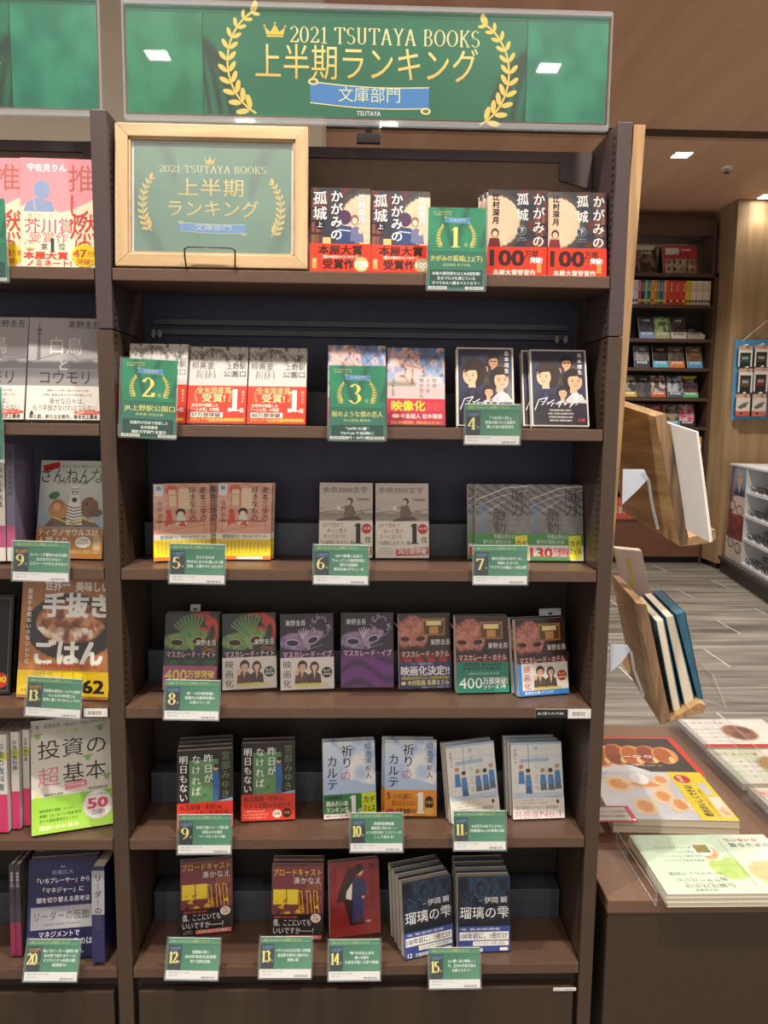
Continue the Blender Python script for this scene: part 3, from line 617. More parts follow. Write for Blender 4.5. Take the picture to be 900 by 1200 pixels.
def m_band(kind):
    def f(c):
        H = c.H
        if kind == 'pink400':
            c.r(0, 0, 105, H, 'b05a86'); c.t('400', 3, 2, 30, 'f0e070', w=44, bold=.02); c.t('万部突破', 47, 8, 16, 'f4e880', w=54, bold=.04); c.t('シリーズ累計!', 50, 24, 9, 'f0e070', w=44, bold=.02)
        elif kind in ('film', 'filmgreen'):
            c.r(0, 0, 105, H, 'd6d2cc'); c.vt('映画化', 13, 5, 17, '27433a' if kind == 'filmgreen' else '3a2a4c', 18, .01); couple(c, 52, 17, 1.12)
            c.e(91, 30, 10.5, 10.5, '1f4a38' if kind == 'filmgreen' else '1c1a20'); c.t('9.17', 91, 23, 7, 'f0f0e8', w=13, al='c', bold=.03); c.t('全国公開', 91, 31, 4.5, 'f0f0e8', w=16, al='c', bold=.02)
            c.t('木村拓哉 長澤まさみ', 26, 49, 8.5, 'd8d030', w=66, bold=.04)
        elif kind == 'blue':
            c.r(0, 0, 105, H, '2c2f6a'); c.t('シリーズ最新作 待望の', 24, 1, 5, 'c8ccf0', w=44, bold=.01); c.t('映画化決定!!', 52, 7, 20, 'f4f2ec', w=98, bold=.035, al='c'); c.r(4, 28, 96, 6, '9a9440'); c.t('2020年 全国ロードショー', 40, 28.5, 5, '2c2f6a', w=44, bold=.02)
            c.t('木村拓哉 長澤まさみ', 16, 35, 11, 'e6e07a', w=84, bold=.03); c.e(8, 41, 5, 3.5, 'e6e07a'); c.t('豪華キャストが集結する', 44, 47, 5, 'c8ccf0', w=54)
        elif kind == 'green':
            c.r(0, 0, 105, H, '13806a'); c.t('SERIES BOOKS', 52, 1, 8, '0c3a34', w=76, al='c', bold=.05); c.t('MYSTERY', 52, 9, 8, '0c3a34', w=76, al='c', bold=.05); c.lines(1, 14, 21, 78, 5, 4, 'd0ece4')
            c.t('400', 5, 25, 30, 'f2f2ea', w=46, bold=0); c.t('万部突破!', 52, 30, 14, 'f2f2ea', w=50, bold=.04); c.t('シリーズ', 54, 44, 9, 'f2f2ea', w=30, bold=.03); c.t('1巻', 88, 44, 8, 'f2f2ea', bold=.02)
        else:
            c.r(0, 0, 105, H, 'd8d4ce'); c.r(0, 0, 8, H, '2f7ec8'); c.r(0, H-10, 105, 10, '2f7ec8'); c.vt('映画化', 19, 4, 15, 'b0392c', 16, .01); couple(c, 55, 16, 1.05); c.e(92, 26, 10, 10, 'a8281c'); c.t('9.17', 92, 19, 7, 'f0e0a0', w=13, al='c', bold=.03); c.t('全国公開', 92, 27, 4.5, 'f0e0a0', w=16, al='c', bold=.02)
            c.t('木村拓哉 長澤まさみ', 32, 45, 7, 'd8c820', w=58, bold=.04); c.t('集英社文庫 ナツイチ', 12, H-8.5, 6, 'e8f0f8', w=60, bold=.02)
    return f
def kinou(c):
    c.r(0, 0, 105, 148, '231c1c'); c.ra(23, 18, 55, 92, 16, 24, blot((92, 138, 92), (78, 122, 80), 5, 90)); c.p([(58, 110), (70, 98), (105, 92), (105, 110)], '7fa0c8')
    c.l([(36, 98), (38, 88), (34, 82)], .8, '33502f'); c.l([(44, 104), (47, 92), (52, 86)], .8, '33502f'); c.e(34, 82, 4, 3, '3f6a3c'); c.e(52, 85, 4, 3, '3f6a3c'); c.e(44, 90, 3, 2.4, '4a7a44')
    c.p([(68, 40), (78, 40), (81, 68), (67, 68)], '2f5f9a'); c.p([(68, 66), (80, 66), (79, 92), (74, 92), (73, 74), (72, 92), (68, 92)], '2a5590'); c.e(73, 34, 4.6, 5.4, 'c9a080'); c.e(74, 31, 5, 4, '2a2020'); c.l([(68, 44), (66, 58), (70, 66)], 2.6, '2a5590'); c.p([(66, 92), (74, 92), (92, 110), (78, 110)], '3a6a88')
    c.vt('昨日が', 59, 7, 18, 'eef0ea', 19, .012); c.vt('なければ', 36, 8, 18, 'eef0ea', 20, .006); c.vt('明日もない', 12, 8, 17, 'f0efe8', 17.6, .016); c.vt('宮部みゆき', 92, 4, 17, '5f7f5c', 18, .006)
def kinou_band(c):
    c.r(0, 0, 105, c.H, 'c9321f'); c.t('私立探偵・杉村 vs.', 5, 3, 11, '3a1a14', w=80, bold=.02); c.t('ちょっと困った女たち', 5, 16, 11, '3a1a14', w=92, bold=.02); c.lines(3, 4, 30, 52, 6, 4, 'f0c0a8', al='l', bold=0)
    c.e(70, 38, 9, 8, 'd8cfc0'); c.t('330', 70, 34, 7, '9a2a1c', w=13, al='c', bold=.03); c.e(89, 37, 9, 9, '221818'); c.t('文庫', 89, 33, 6, 'd8702c', al='c', bold=.02)
def inori(c):
    def bg(U, V):
        d = np.hypot(U-.72, (V-.42)*1.3); a = mix((208, 220, 236), (150, 176, 214), V*1.3); a = mix(a, (236, 236, 246), 1.3-np.abs(d-.22)*9); return mix(a, (128, 158, 204), (noise(U, V, 5, 23)-.6)*3)
    c.ra(0, 0, 105, 148, 34, 46, bg); c.p([(0, 100), (50, 74), (105, 88), (105, 104), (0, 104)], 'a8c0e0'); c.l([(50, 60), (20, 104)], 1, 'c4d4ea'); c.l([(66, 60), (90, 104)], 1, 'c4d4ea')
    c.vt('祈り', 48, 7, 24, '1f2226', 23, .014); c.t('の', 36, 56, 22, 'c2566a'); c.vt('カルテ', 18, 27, 23, '1f2226', 22, .014); c.vt('知念実希人', 91, 5, 14, '35445c', 14.2, .006)
def inori_band(k):
    def f(c):
        if k == 'green':
            c.r(0, 0, 105, c.H, '2f7a3a'); c.r(2, 3, 36, 7, '1f4a2a'); c.t('読みたい本', 5, 12, 11, 'f0f4e4', w=44, bold=.035); c.t('ランキング', 5, 24, 11, 'f0f4e4', w=44, bold=.035); c.t('第', 44, 30, 8, 'f0f4e4', bold=.03); c.sf('1', 50, 3, 36, 'f4f6ec', .24, .08); c.t('位', 68, 28, 10, 'f0f4e4', bold=.03)
            c.p([(76, 0), (105, -2), (105, 44), (76, 44)], 'c8d830'); c.t('カド', 91, 5, 14, '243018', w=22, al='c', bold=.04); c.t('フェス', 91, 22, 14, '243018', w=24, al='c', bold=.04); c.r(0, c.H-9, 76, 9, 'ded8d0'); c.t('「神様のカルテ」に続く感動の連作ミステリ', 3, c.H-7.5, 6, '9a3038', w=70, bold=.02)
        else:
            c.r(0, 0, 105, c.H, 'd98a1c'); c.t('5', 5, 2, 17, '2a1c10', bold=.02); c.t('つの謎に', 15, 6, 12, '2a1c10', w=42, bold=.015); c.t('涙が止まらない', 14, 19, 12, '2a1c10', w=50, bold=.015); c.sf('1', 62, 4, 40, 'f6f0e0', .26, .09)
            c.e(90, 24, 9, 13, '2a1c18'); c.t('101', 90, 19, 8, 'e0b040', w=13, al='c', bold=.03); c.e(90, 40, 9, 7, 'd8b050'); c.e(12, 42, 9, 6, 'b83a5a'); c.t('大重版続々!!', 22, 35, 10, '2a1c10', w=42, bold=.03); c.t('いま大注目の医療ミステリ作家', 4, 45, 5, 'f6ecd8', w=54)
    return f
def kaku(c):
    c.ra(0, 0, 105, 148, 24, 34, blot((206, 210, 212), (216, 214, 210), 4, 31)); c.r(0, 0, 105, 5, '9fb8cc'); c.r(0, 26, 105, 3, 'c4ccd4')
    c.p([(18, 33), (78, 31), (78, 38), (18, 40)], '9bb4cc'); c.l([(36, 4), (36, 64)], 1.6, '8a98a6'); c.l([(72, 12), (72, 80)], .8, 'a8b2bc'); c.l([(4, 78), (102, 76)], .9, 'a0a8b0'); c.l([(4, 88), (102, 87)], .7, 'b0b8c0'); c.r(2, 98, 101, 10, 'b4c4d4')
    for x, y, h, ha in ((20, 46, 50, 'b08a6c'), (34, 54, 46, '4a3c38'), (64, 54, 40, 'a8885c'), (80, 54, 40, '4a3a34'), (94, 46, 46, 'b09a70')):
        c.e(x, y+4, 4.2, 5, 'dcc0a8', 12); c.e(x, y+1.5, 4.8, 4.2, ha, 12); c.p([(x-5, y+10), (x+5, y+10), (x+7, y+h*.72), (x-6, y+h*.72)], '4f7fb4'); c.p([(x-5, y+h*.7), (x+6, y+h*.7), (x+8, y+h), (x-6, y+h)], '5c6a7c' if x > 50 else ('d8d8dc' if x < 25 else '47688f'))
    for ch, y in zip('かくしごと', (8, 24, 44, 64, 84)): c.t(ch, 52, y, 9, '6a7078', al='c')
    c.vt('住野よる', 9, 12, 6, '6a7078', 8); c.t('新潮文庫の100冊', 74, 106, 4, '7a7a70', w=26)
def kaku_band(c):
    c.r(0, 0, 105, c.H, 'd6d4cc'); c.t('きっと誰もが持っている', 10, 2, 4.5, '8a8a60', w=52); c.t('あなたの秘密をそっと教えて。', 16, 8, 4.5, '8a8a60', w=56); c.e(92, 8, 3, 4, '4a4a44')
    c.t('「君の膵臓をたべたい」著者最新', 4, 15, 7, '7a6a72', w=88); c.t('共感度', 3, 24, 15, 'b87888', w=50); c.t('No.1', 55, 22, 17, 'b87888', w=42)
def broad(c):
    c.r(0, 0, 105, 148, '6c2c36', '5e2830'); c.r(2, 44, 74, 56, '6a3a3c')
    c.r(3, 48, 26, 30, 'd9bc34'); c.r(31, 48, 22, 30, 'd9bc34'); r = random.Random(12)
    for k in range(26):
        x, y = r.uniform(2, 96), r.uniform(70, 104); c.p([(x, y), (x+r.uniform(4, 12), y-r.uniform(1, 6)), (x+r.uniform(6, 14), y+r.uniform(1, 5)), (x+r.uniform(0, 5), y+r.uniform(2, 6))], r.choice(['c9a238', 'a8702c', '5a2a2e', '8a4a34', '4a2226']))
    for x in (57, 74, 88): c.l([(x, 96), (x-3, 50), (x+4, 52), (x+8, 94)], 1.6, 'd0a830')
    for k in range(14): x = 72+k % 7*4.5; y = 30+k//7*26; c.l([(x, y+20), (x+1, y+r.uniform(0, 8))], .9, 'b87a3c')
    c.t('ブロードキャスト', 3, 5, 16, 'e0c04c', w=98, bold=0); c.t('湊かなえ', 44, 22, 15, 'f2ece4', w=56)
def broad_band(c):
    c.r(0, 0, 105, c.H, '1c1719'); c.t('新感覚の青春小説の傑作!', 6, 2, 5, 'c0503c', w=48, bold=.02); c.t('僕、ここにいても', 4, 8, 15, 'f0ece6', w=76, bold=.015); c.t('いいですか――?', 4, 24, 15, 'f0ece6', w=82, bold=.015)
    c.e(90, 7, 10.5, 9, 'd2c8bc'); c.t('角川', 90, 0, 5, '3a2a28', al='c'); c.t('文庫', 90, 6, 6, '8a3028', al='c'); c.r(30, c.H-9, 72, 8, 'cf6a62'); c.t('放送部を舞台に描く感動作', 36, c.H-8, 6, 'f0e4dc', w=58); c.lines(2, 4, c.H-9, 22, 4, 3, 'd8d0c8', bold=0)
def kiba(c):
    c.ra(0, 0, 105, 148, 20, 28, blot((134, 36, 38), (120, 30, 34), 4, 77)); c.r(0, 128, 105, 20, '8e2c2c', '9c3630')
    c.p([(52, 18), (34, 26), (20, 60), (14, 80), (30, 78), (34, 96), (42, 128), (52, 128), (56, 40)], '30161a'); c.e(46, 26, 10, 12, '30161a')
    c.p([(50, 34), (70, 36), (74, 66), (70, 80), (50, 80), (46, 50)], '283056'); c.p([(50, 78), (72, 78), (70, 122), (60, 122), (60, 96), (54, 122), (46, 122)], '2b3668'); c.p([(36, 60), (48, 44), (46, 78), (34, 74)], 'd8d4d2'); c.l([(70, 40), (76, 58), (70, 72)], 6, '283056'); c.e(70, 74, 2.6, 3, 'd8a888')
    c.e(64, 22, 7.5, 9, 'd2a284'); c.e(63, 16, 9.5, 8, '1e1818'); c.e(60, 22, 4, 6, '1e1818'); c.p([(44, 122), (56, 122), (56, 126), (40, 126)], '2c1a1a'); c.p([(58, 122), (72, 122), (72, 126), (56, 126)], '2c1a1a'); c.e(80, 122, 6, 3, 'c08a5c')
    c.vt('騙し絵の牙', 89, 6, 15, '4a1416', 15.5); c.vt('塩田武士', 12, 12, 8, '5a1c1c', 9); c.t('角川文庫', 12, 92, 4, '5a1c1c', al='c')
def ruri(c):
    def bg(U, V):
        d = np.hypot((U-.45)*1.05, V-.16); rings = np.sin(d*60)*.5+.5; a = mix((14, 20, 34), (36, 62, 86), (noise(U, V, 8, 41, 3)-.35)*2.2); a = mix(a, (52, 84, 108), rings*(d < .16)*.5); return mix(a, (10, 12, 24), (V-.42)*4)
    c.ra(0, 0, 105, 148, 42, 58, bg); c.r(0, 0, 105, 2, '1c2a4a')
    for k in range(14): c.e(14+k*6.6, 34+(k*13 % 9), 1.6, 1.6, '2f5676', 8, 0, True)
    c.up(); c.t('伊岡 瞬', 53, 40, 14, 'f0f0ee', w=46, bold=.006); c.l([(42, 48), (49, 48)], .8, 'c0c4c8'); c.t('瑠璃の雫', 4, 58, 26, 'f4f4f2', w=98, bold=0)
def ruri_band(c):
    c.r(0, 0, 105, c.H, '32427e'); c.t('「代償」「悪寒」著者の衝撃と感動の物語', 6, 3, 5, 'd0d4e8', w=78, bold=.01); c.r(3, 11, 99, 16, 'ded8cc'); c.t('100年前に、1冊だけ', 5, 12, 13, '28306a', w=94, bold=.02); c.r(30, 29, 72, 9, 'ded8cc'); c.t('ベストセラー作家の原点', 34, 30, 7, '28306a', w=60); c.r(84, 42, 16, 6, 'ded8cc')
    c.t('12', 6, 38, 12, 'f0ece0', bold=.03); c.t('万部突破', 22, 42, 8, 'f0ece0', w=28, bold=.03)
# ---- left bay
def oshi(c):
    c.ra(0, 0, 130, 188, 16, 22, lambda U, V: mix((242, 148, 160), (240, 168, 172), V)); c.p([(0, 84), (20, 74), (46, 78), (64, 94), (90, 86), (130, 66), (130, 188), (0, 188)], 'f4e8c8')
    c.e(36, 54, 14, 16, '8fa2c8', 22); c.p([(4, 92), (10, 76), (24, 68), (52, 74), (58, 92)], '8fa2c8'); c.l([(22, 66), (24, 90)], 1.4, 'f0c0c4')
    c.t('宇佐見りん', 12, 9, 14, 'ffffff', w=66, bold=.03)
    c.t('推', 104, 8, 50, 'c06a60', al='c', bold=0)
    c.r(0, 92, 86, 96, 'f6ecd0'); c.t('推しが、炎上した。', 12, 94, 9, '8aa27c', w=74); c.t('芥川賞', 6, 102, 28, 'd04070', w=84, bold=.01); c.t('受賞作', 14, 126, 20, 'd85a78', w=66, bold=0)
    c.t('第', 34, 146, 12, '3a3a3c', bold=.02); c.sf('1', 47, 137, 24, '3c3c40', .24, .06); c.t('位', 64, 145, 12, '3a3a3c', bold=.02); c.crown(8, 152, 14, 7, 'e08a30'); c.lines(2, 4, 140, 22, 5, 3.4, '7a6a60', bold=0)
    c.t('本屋大賞', 4, 160, 14, 'e0402c', w=76, bold=.045); c.t('ノミネート!', 10, 174, 12, 'e0402c', w=76, bold=.04)
    c.t('し', 100, 58, 46, 'd24a40', al='c', bold=0); c.t('、', 122, 70, 30, 'd24a40'); c.t('燃', 106, 92, 48, 'd24438', al='c', bold=0); c.t('ゆ', 106, 132, 36, 'd24438', al='c', bold=0)
def oshi_k(k):
    def f(c):
        oshi(c); c.e(108, 166, 22, 20, 'f2d41c'); c.t(k, 88, 152, 20, 'c8452c', w=24, bold=.03); c.t('万部', 113, 158, 10, 'c8452c', w=17, bold=.02); c.t('突破!', 94, 171, 11, 'c8452c', w=28, bold=.02)
    return f
def swan(c):
    def bg(U, V):
        a = mix((170, 168, 168), (156, 154, 156), V*2); h = .40+.03*noise(U, V*0, 12, 4); a = mix(a, (84, 84, 88), (V-h)*40); a = mix(a, (104, 104, 108), (V-.5)*30); return mix(a, (140, 138, 138), (V-.56)*20)
    c.ra(0, 0, 130, 188, 44, 60, bg)
    c.p([(15, 78), (17, 14), (17.8, 4), (18.6, 14), (22, 78)], '6c6c70'); c.r(13.5, 20, 9, 5, '6c6c70'); c.r(14.5, 29, 7, 3, '6c6c70')
    c.l([(0, 84), (40, 70), (70, 62), (90, 78), (130, 74)], .9, '55555a'); c.r(0, 94, 130, 5, '6a6a6e'); c.t('東野圭吾', 68, 4, 15, '2e2e30', w=56); c.t('白鳥', 38, 34, 34, 'd8d6d2', w=56, bold=0); c.t('と', 62, 76, 22, 'b8b6b4', al='c', bold=0); c.t('コウモリ', 22, 96, 28, '2a2a2c', w=86, bold=0)
def swan_band(c):
    c.r(0, 0, 130, c.H, 'd9d5ce'); c.lines(2, 26, 6, 90, 8, 5, '3c3a38', '善悪のこの世界に真実はあるのか令和の新しい代表作', bold=.01); c.t('幸せな日々は、', 40, 22, 12, '403c3a', w=60); c.t('もう手放さなければならない', 12, 34, 12, '403c3a', w=110); c.e(106, 48, 24, 4.5, 'c84a34'); c.t('全国書店で大ヒット', 88, 45, 5, 'f4e8e0', w=36); c.p([(6, 52), (10, 44), (14, 52)], '2a2a2c'); c.t('罪と罰、新たなる傑作。著者史上最高', 6, 52, 8, '2c2a28', w=118, bold=.02)
def zannen(c):
    W = 130; c.ra(0, 0, W, 188, 26, 36, lambda U, V: mix((206, 212, 206), (152, 172, 186), (V-.25)*2.4)); c.t('おもしろい! 進化のふしぎ', 42, 7, 7, '2f6a44', w=78, bold=.01); c.p([(4, 10), (36, 2), (38, 14), (6, 22)], 'c02c24')
    c.t('ざんねん', 2, 13, 32, '2a3034', w=98, bold=0); c.t('な', 100, 13, 32, '3a7a4a', w=28, bold=0); c.t('いきもの事典', 34, 38, 8, '2a3034', w=60, bold=.02)
    c.p([(14, 128), (30, 108), (100, 112), (124, 128)], '6a5a44'); c.e(40, 96, 20, 17, 'c08a5a', 20); c.e(38, 86, 13, 11, 'a8744a', 16); c.e(36, 90, 8, 8, 'd8a878', 14); c.e(30, 68, 11, 7, '4a7a44', 16, -.3); c.e(100, 90, 18, 20, '7a5a40', 20); c.p([(104, 66), (112, 62), (110, 78)], 'd8ccb0'); c.e(94, 84, 2, 2.4, '1c1818'); c.e(112, 100, 14, 8, '6a4c36', 16)
    c.p([(56, 124), (58, 84), (64, 66), (76, 66), (84, 86), (88, 124)], 'e6e4de'); c.e(70, 62, 9, 14, 'e6e4de', 16); c.e(70, 76, 5.5, 5, '3a3634', 12)
    for k in range(6): c.l([(58-k*.3, 88+k*6), (70, 92+k*6), (86+k*.3, 88+k*6)], 1.9, '2c2a2a')
    for k in range(3): c.l([(63, 54+k*5), (70, 56+k*5), (77, 54+k*5)], 1.3, '2c2a2a')
    c.e(66, 61, 1.4, 1.8, '141212'); c.e(75, 61, 1.4, 1.8, '141212'); c.p([(62, 50), (58, 40), (66, 47)], 'e6e4de'); c.p([(78, 50), (82, 40), (75, 47)], 'e6e4de'); c.l([(30, 110), (60, 120), (90, 112), (110, 118)], 3, 'd8c060'); c.r(0, 181, W, 7, '7aa894')
def zannen_band(c):
    c.r(0, 0, 130, c.H, 'b07c3c'); c.t('ティラノサウルスは', 3, 1, 15, 'f4eee0', w=118, bold=.035); c.t('人間より', 3, 17, 15, 'f4eee0', w=58, bold=.035); c.e(92, 27, 17, 12, '3a3028', 24); c.e(92, 27, 16, 11, 'f0ece0', 24); c.lines(2, 80, 21, 24, 6, 4, '3a3028', bold=.01); c.p([(112, 42), (112, 14), (120, 10), (126, 20), (126, 42)], 'c8b48a'); c.t('地球のふしぎがいっぱい', 66, 42, 7, 'f0e0c0', w=60)
def gohan(c):
    W, H = c.W, c.H
    def bg(U, V):
        a = mix((178, 118, 56), (150, 92, 40), noise(U, V*.4, 6, 15)); d = np.hypot((U-.56)/.5, (V-.42)/.27); a = np.where((d < 1)[..., None], mix((34, 30, 28), (56, 50, 46), noise(U, V, 6, 5)), a); d2 = np.hypot((U-.55)/.38, (V-.38)/.17)
        f_ = mix((196, 140, 96), (110, 58, 34), (noise(U, V, 12, 19, 3)-.4)*4); f_ = mix(f_, (232, 224, 210), (noise(U, V, 9, 99)-.5)*5*(V > .42)); f_ = mix(f_, (150, 60, 40), (noise(U, V, 14, 71)-.62)*9); return np.where((d2 < 1)[..., None], f_, a)
    c.ra(0, 0, W, H, 60, 84, bg); c.t('世界一', 44, 6, 24, 'e4e0d8', w=50, bold=.045); c.t('美味しい', 104, 10, 20, 'e4e0d8', w=66, bold=.045); c.t('手抜き', 42, 32, 48, 'ebe7e0', w=130, bold=.06); c.t('ごはん', 30, 120, 52, 'ebe7e0', w=134, bold=.06)
    c.vt('最速やる気のいらないレシピ', 16, 26, 10, 'f0ece4', 11, .02)
    c.t('料理研究家が教える', 44, 166, 9, 'b0301c', w=110, bold=.04)
def gohan_band(c):
    W = c.W; c.p([(0, 34), (10, 28), (30, 24), (60, 22), (70, 30), (110, 30), (140, 6), (W, 0), (W, c.H), (0, c.H)], 'd8b820'); c.t('大賞受賞!', 46, 2, 20, 'e8d020', w=88, bold=.05); c.t('62', 126, 10, 34, '1c1814', w=44, bold=.05); c.t('ひたすらすぐ作れて美味しい大人気', 8, 34, 7, '6a3a10', w=96, bold=.01); c.r(0, c.H-6, W, 6, '9a6a38')
def toushi(c):
    W = c.W; c.r(0, 0, W, 210, 'd2d0c6'); c.t('株・投資信託・iDeCo・NISAがわかる', 8, 8, 9, '4a4038', w=128, bold=.01); c.t('今さら聞けない', 46, 20, 10, 'c0cc8c', w=70, bold=.03)
    c.t('投資の', 12, 38, 38, '1e1e1e', w=124, bold=0); c.t('超', 12, 88, 38, 'cf7a8a', w=38, bold=0); c.t('基本', 56, 86, 38, '1e1e1e', w=80, bold=0); c.p([(60, 124), (98, 120), (100, 132), (60, 136)], 'd8808e'); c.t('ビジュアル版', 64, 124, 6, 'f8f0ec', w=30, bold=.02)
    for x, y in ((12, 22), (126, 18), (102, 72), (136, 112)): c.e(x, y+7, 5, 7, '8ab060', 14); c.e(x, y, 4, 4, 'd8c8a0', 12); c.l([(x-9, y+6), (x+9, y+4)], 1.6, '6a9a58')
    c.e(10, 140, 4, 5, 'e0c860'); c.r(6, 146, 9, 14, 'd8c870'); c.t('朝倉智也 監修', 22, 138, 5, '4a4038', w=34); c.t('朝日新聞出版', 102, 136, 5, '4a4038', w=34); c.r(0, 144, W, 66, '8cc63c', 'a4d44c')
    c.lines(3, 14, 166, 78, 9, 6, '3a6a1c', '最新情報を網羅！はじめての資産運用がよくわかる', al='l', bold=.02); c.t('図解100の基本', 14, 195, 9, 'e4f0b0', w=70, bold=.03)
    c.e(118, 170, 27, 27, 'd8d0d4', 28); c.e(118, 170, 25, 25, 'eceae6', 28); c.t('シリーズ累計', 118, 148, 6, '5a5a5a', w=34, al='c', bold=.01); c.t('50', 118, 153, 26, 'd8486a', w=38, bold=.05, al='c'); c.t('万部!', 118, 178, 10, '4a4a4a', w=24, bold=.01, al='c')
def leader(c):
    c.r(0, 0, 130, 188, '1d1f4e', '232250'); c.t('安藤広大', 64, 22, 9, '9a9ec0', w=40, al='c'); c.t('著者', 64, 14, 5, '9a9ec0', al='c')
    c.t('「いちプレーヤー」から', 66, 36, 11, 'e4e2ea', w=98, al='c', bold=.02); c.t('「マネジャー」に', 66, 54, 11, 'e4e2ea', w=76, al='c', bold=.02); c.t('頭を切り替える思考法', 66, 72, 11, 'e4e2ea', w=100, al='c', bold=.02)
    c.ra(6, 90, 116, 42, 12, 6, lambda U, V: mix((128, 130, 142), (178, 178, 182), U+V*.4)); c.t('リーダーの仮面', 64, 98, 19, '33323c', w=102, al='c'); c.t('LEADERS MASK', 64, 120, 6, '4a4a56', w=70, al='c')
    c.t('マネジメントで', 60, 135, 13, 'f0eef2', w=76, al='c', bold=.01); c.t('「いい人」になるのは、', 66, 150, 15, 'f0eef2', w=122, al='c', bold=.01); c.t('今すぐやめなさい。', 64, 168, 12, 'e4e2ea', w=84, al='c', bold=.01)

GAIN = {'station': .8, 'station37': .8, 'station40': .8, 'sakura': .85, 'oshi': .8, 'castle': .85, 'yomei': 1.25, 'majo': 1.4, 'mugi': 1.15, 'kaku': 1.25, 'inori': 1.15, 'swan': 1.0, 'night': 1.1, 'eve': 1.15, 'hotel': 1.1, 'ruri': 1.35, 'kiba': 1.25, 'broad': 1.35, 'kinou': 1.15, 'zannen': 1.15, 'gohan': 1.15, 'toushi': 1.05, 'mag': .7}
def book(design, art, W=105, H=148, T=14, band=None, bandh=52, cover='c8c4bc', spine='d8d4cc', back='d0ccc4', bandcol='c8c4bc', spine_left=False, gloss=False, page=None, spine_art=None):
    """builds the meshes of one design once; returns a dict of shared mesh data"""
    if design in MESH: return MESH[design]
    c = Canvas(W, H); c.gain = GAIN.get(design.split('_')[0], 1.0); art(c); w2 = W/2000; h = H/1000; t = T/1000; sx = -1 if spine_left else 1
    fr = MB().box(-w2, w2, .00005, .0007, 0, h); sp = MB().box(sx*w2-.0006 if sx > 0 else -w2, w2 if sx > 0 else -w2+.0006, .0007, t-.0007, 0, h); bk = MB().box(-w2, w2, t-.0007, t, 0, h)
    me = {'cover': c.mesh('cover_print', INKG if gloss else INK, extra=[(fr, cover), (sp, spine), (bk, back)])}
    if sx > 0: pg = MB().box(-w2+.0012, w2-.0007, .0008, t-.0008, .0008, h-.0012)
    else: pg = MB().box(-w2+.0007, w2-.0012, .0008, t-.0008, .0008, h-.0012)
    me['page_block'] = pg.mesh('page_block', page or PAGE)
    if band:
        b = Canvas(W, bandh); b.gain = c.gain; yb = c.lv*.00003+.0001; band(b); hb = bandh/1000; e = .0003
        mb = MB().box(-w2-e, w2+e, -e*.9, 0, 0.0003, hb)
        s2 = MB().box((w2 if sx > 0 else -w2-e), (w2+e if sx > 0 else -w2), 0, t+e, .0003, hb).box(-w2, w2, t, t+e, .0003, hb)
        # print lies in front of the band paper
        me['paper_band'] = b.mesh('band_print', INKG if gloss else INK, y0=-yb-.00004, extra=[(MB().box(-w2-e, w2+e, -yb, -.0003, .0003, hb), bandcol), (s2, bandcol)])
    me['dims'] = (W/1000, h, t); MESH[design] = me; return me
ONES = 'zero one two three four five six seven eight nine ten eleven twelve thirteen fourteen fifteen sixteen seventeen eighteen nineteen'.split()
def word(n): return ONES[n] if n < 20 else ('twenty', 'thirty', 'forty', 'fifty')[n//10-2]+('-'+ONES[n % 10] if n % 10 else '')
def nth(n):
    w = word(n); h, t = (w.rsplit('-', 1)+[''])[:2] if '-' in w else ('', w)
    t = {'one': 'first', 'two': 'second', 'three': 'third', 'five': 'fifth', 'eight': 'eighth', 'nine': 'ninth', 'twelve': 'twelfth'}.get(t, t[:-1]+'ieth' if t.endswith('y') else t+'th')
    return (h+'-' if h else '')+t
def short(l):
    w = l.split()
    for drop in ('with', 'the', 'just', 'paperback', 'novel,', 'a', 'book'):
        while len(w) > 16 and drop in w[4:]: i = w.index(drop, 4); w.pop(i)
    return ' '.join(w[:16])
ORD = ['front', 'second', 'third', 'fourth', 'fifth', 'sixth']
GROUPS = {}
def place(design, label, xa, ya, xb, yb, z, lean, n=1, group=None, cat='book', dx=0, noband_behind=False, jig=.0):
    """n copies, one behind the other; (xa,ya)-(xb,yb) is the front bottom edge"""
    me = MESH[design]; w_, h_, t_ = me['dims']; yaw = math.atan2(yb-ya, xb-xa); cx, cy = (xa+xb)/2, (ya+yb)/2
    top = z > 1.49; ym = max(ya, yb); base = .149 if top else .138
    def fits(n, l):
        rear = ym+n*(t_+.0024)/math.cos(l)
        return rear+(0 if top else .067*math.tan(l)) < base and rear+(h_-.004)*math.sin(l) < (.142 if top else .187 if z > 1.2 else .199)
    L = math.radians(lean)
    while n > 1 and not fits(n, L): n -= 1
    while not fits(n, L) and L > .05: L -= .01
    for k in range(n):
        step = k*(t_+.0024)/math.cos(L)
        jx = (random.uniform(-jig, jig) if k else 0)+dx*k
        x = cx - math.sin(yaw)*step + jx*math.cos(yaw); y = cy + math.cos(yaw)*step + jx*math.sin(yaw); zz = z+t_*math.sin(L)+.0004
        lab = label if k == 0 else (('copy behind the ' if n == 2 else ORD[k]+' in line, behind the ')+label)
        lab = short(lab)
        t = thing('paperback_book', lab, cat, (x, y, zz), (-L, 0, yaw), group)
        for p in ('page_block', 'cover', 'paper_band'):
            if p in me: link(p, me[p], t)
D = book
D('castle_upper', castle('a'), T=13, band=castle_band('a'), bandh=49, spine='4a4650', bandcol='e23a22', gloss=True)
D('castle_lower', castle('b'), T=15, band=castle_band('b'), bandh=49, spine='4a4650', bandcol='e23a22', gloss=True)
D('station', station, T=8, spine='b8b4ae'); D('station37', station, T=8, band=station_band('37'), bandh=72, spine='b8b4ae', bandcol='cf3a26', gloss=True); D('station40', station, T=8, band=station_band('40'), bandh=72, spine='b8b4ae', bandcol='cf3a26', gloss=True)
D('sakura', sakura, T=12, band=sakura_band, bandh=50, spine='d8ccd0', bandcol='b02c48', gloss=True)
